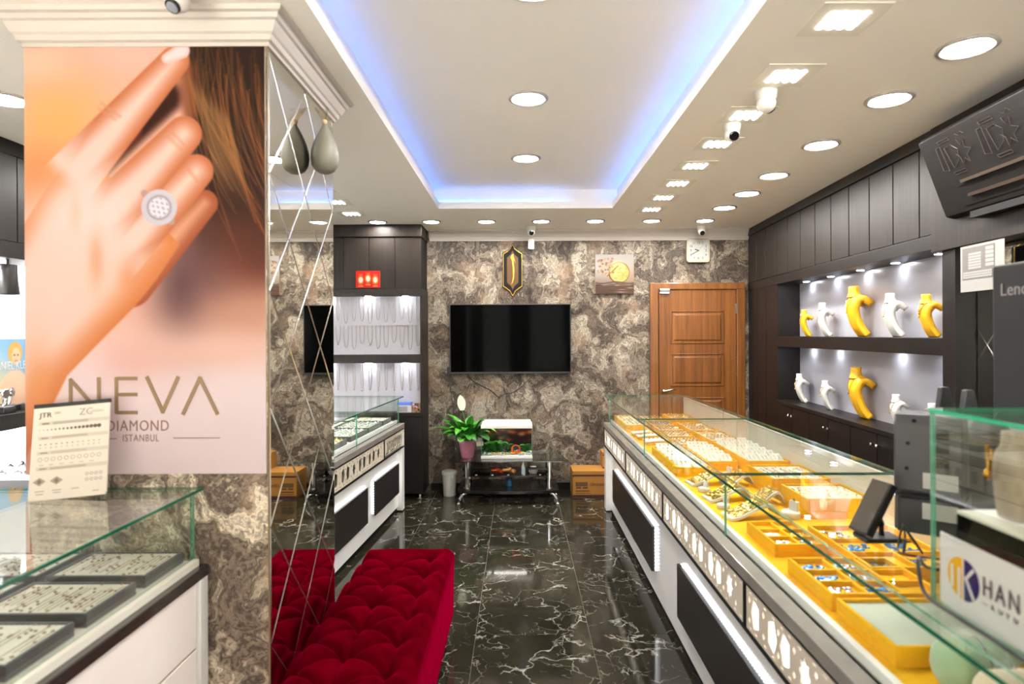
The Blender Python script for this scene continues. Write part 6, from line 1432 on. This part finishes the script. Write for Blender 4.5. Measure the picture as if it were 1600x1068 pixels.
# emblem in the sign's plane: a = distance from the sign's far edge, z height
ea, ez, er = 0.064, 1.100, 0.040
def sg_poly(pts, name, mt, o=0.001): MB().prism([(SY1 - p[0], p[1]) for p in pts], 'x', SXs - o, SXs - o + 0.0008).build(name, mt, sg)
ylw = pmat('emblem_yellow', rgb(240, 178, 30), 0.4); nav = pmat('emblem_blue', rgb(30, 28, 92), 0.4); sw = pmat('emblem_white', rgb(232, 226, 224), 0.4)
sg_poly([(ea + er * math.cos(t), ez + er * math.sin(t)) for t in [PI / 2 + PI * k / 16 for k in range(17)]], 'emblem_half', ylw)
sg_poly([(ea + 0.006 + er * math.cos(t), ez + er * math.sin(t)) for t in [-PI / 2 + PI * k / 16 for k in range(17)]], 'emblem_half', nav)
for pts in ([(ea + (u - ea) * 0.87, ez + (w - ez) * 0.87) for u, w in q_] for q_ in ([(ea - 0.034, ez - 0.028), (ea - 0.026, ez - 0.028), (ea - 0.026, ez + 0.022), (ea - 0.034, ez + 0.022)], [(ea - 0.012, ez - 0.05), (ea - 0.004, ez - 0.05), (ea - 0.004, ez + 0.022), (ea - 0.012, ez + 0.022)],
            [(ea + 0.008, ez + 0.004), (ea + 0.014, ez + 0.000), (ea + 0.040, ez + 0.030), (ea + 0.034, ez + 0.034)], [(ea + 0.010, ez + 0.002), (ea + 0.016, ez + 0.008), (ea + 0.040, ez - 0.032), (ea + 0.034, ez - 0.036)])): sg_poly(pts, 'emblem_letter', sw, 0.002)
gi = pmat('sign_grey_ink', rgb(92, 86, 92), 0.5)
def sign_text(s, size, aa, z, width, spacing): return text_mesh('lettering', s, size, gi, sg, (-0.0018, SY1 - aa - 0.95, z - GT), (PI / 2, 0, -PI / 2), width=width, spacing=spacing)
sign_text('HAN', 0.050, 0.118, 1.092, 0.72, 1.3); sign_text('\u2014 K U Y U', 0.014, 0.118, 1.073, 1.0, 1.3)
# busts in the vitrine
M['taupe'] = pmat('taupe_linen', rgb(146, 130, 108), 0.8, var=0.05, bump=0.2, bscale=600); M['tan'] = pmat('tan_cork', rgb(190, 140, 84), 0.7, var=0.08)
def torso(label, x, y, z, h, mat, rot):
    t = thing('necklace_bust', label, 'jewelry bust', (x, y, z), rot, 'busts in the vitrine'); n = 18; m = MB(); vs = []
    rows = [(0.30, 0.14, 0.0), (0.34, 0.16, 0.10), (0.40, 0.18, 0.40), (0.44, 0.18, 0.62), (0.38, 0.16, 0.74), (0.20, 0.12, 0.82), (0.14, 0.11, 0.90), (0.14, 0.11, 1.0)]
    for w, dp, zz in rows:
        for q in range(n): an = 2 * PI * q / n; vs.append((dp * h * math.cos(an), w * h * math.sin(an), zz * h))
    m.add(vs, [(r * n + q, r * n + (q + 1) % n, (r + 1) * n + (q + 1) % n, (r + 1) * n + q) for r in range(len(rows) - 1) for q in range(n)] + [tuple(range((len(rows) - 1) * n, len(rows) * n))]).build('torso', mat, t, world=False, smooth=True)
    c = MB(); pts = [(-0.20 * h - 0.004, w * h, zz * h) for w, zz in ((-0.16, 0.80), (-0.14, 0.68), (-0.07, 0.56), (0, 0.50), (0.07, 0.56), (0.14, 0.68), (0.16, 0.80))]; c.tube(pts, 0.003, 5); c.sphere((-0.20 * h - 0.006, 0, 0.47 * h), 0.008, 8, sz=1.5); c.build('gold_pendant', M['gold'], t, world=False)
torso('taupe bust nearest the end glass of the vitrine', 0.955, 1.205, 1.2225, 0.165, M['taupe'], -0.5)
torso('taupe bust with a gold pendant in the middle of the vitrine', 0.985, 1.05, 1.2225, 0.135, M['taupe'], -0.3)
o = thing('bracelet_block', 'tan cork bracelet block on a white pad in the vitrine', 'jewelry stand', (1.13, 1.12, 1.2225)); MB().box(-0.04, 0.05, -0.07, 0.05, 0, 0.075).build('pad', M['bustwhite'], o, world=False, bevel=0.006); MB().lathe([(0.03, 0.075), (0.034, 0.08), (0.028, 0.095), (0.034, 0.112), (0.03, 0.118)], n=18).build('block', M['tan'], o, world=False, smooth=True)
o = thing('pink_pad', 'flat pale pink pad on the vitrine shelf', 'jewelry stand', (1.05, 0.80, 1.2225)); MB().prism([(-0.12, 0.0), (0.12, 0), (0.12, 0.045), (-0.12, 0.015)], 'y', -0.18, 0.12).build('pad', pmat('pink_pad', rgb(226, 194, 176), 0.6), o, world=False, bevel=0.004)
MB().box(-0.07, 0.03, 0.122, 0.15, 0, 0.02).build('clip', M['plastic_g'], o, world=False, bevel=0.003)
# monitor
MX, MY1, MZ0, MZ1 = 1.262, 1.66, 1.378, 1.757
mo = thing('computer_monitor', 'black computer monitor seen from behind above the vitrine', 'monitor', (MX + 0.06, 1.40, GT))
MB().box(MX, MX + 0.02, MY1 - 0.60, MY1, MZ0, MZ1).build('back_shell', M['plastic_b'], mo, bevel=0.006)
MB().box(MX + 0.02, MX + 0.024, MY1 - 0.59, MY1 - 0.01, MZ0 + 0.012, MZ1 - 0.012).build('screen', M['black'], mo)
MB().box(MX - 0.018, MX + 0.0, MY1 - 0.36, MY1 - 0.24, GT + 0.012, MZ0 + 0.20).build('stand_neck', M['plastic_b'], mo, bevel=0.004); MB().box(MX - 0.035, MX + 0.14, MY1 - 0.42, MY1 - 0.18, GT, GT + 0.012).build('stand_foot', M['plastic_b'], mo, bevel=0.004)
text_mesh('maker_mark', 'Lenovo', 0.046, pmat('grey_badge', rgb(150, 144, 142), 0.4, 0.3), mo, (MX - 0.0012 - mo.location.x, MY1 - 0.030 - 1.40, MZ1 - 0.082 - GT), (PI / 2, 0, -PI / 2))
# banknote counter with two grey guides
bk = thing('banknote_counter', 'grey banknote counter with two upright guides behind the till', 'machine', (1.412, 1.98, GT))
MB().prism([(-0.09, 0), (0.085, 0), (0.085, 0.22), (0.02, 0.30), (-0.06, 0.30), (-0.09, 0.25)], 'y', -0.13, 0.10).build('housing', M['plastic_g'], bk, world=False, bevel=0.006)
for y in (0.055, -0.055): MB().prism([(-0.055, 0.30), (0.0, 0.30), (-0.02, 0.375), (-0.045, 0.375)], 'y', y - 0.022, y + 0.0).build('paper_guide', M['plastic_g'], bk, world=False, bevel=0.004)
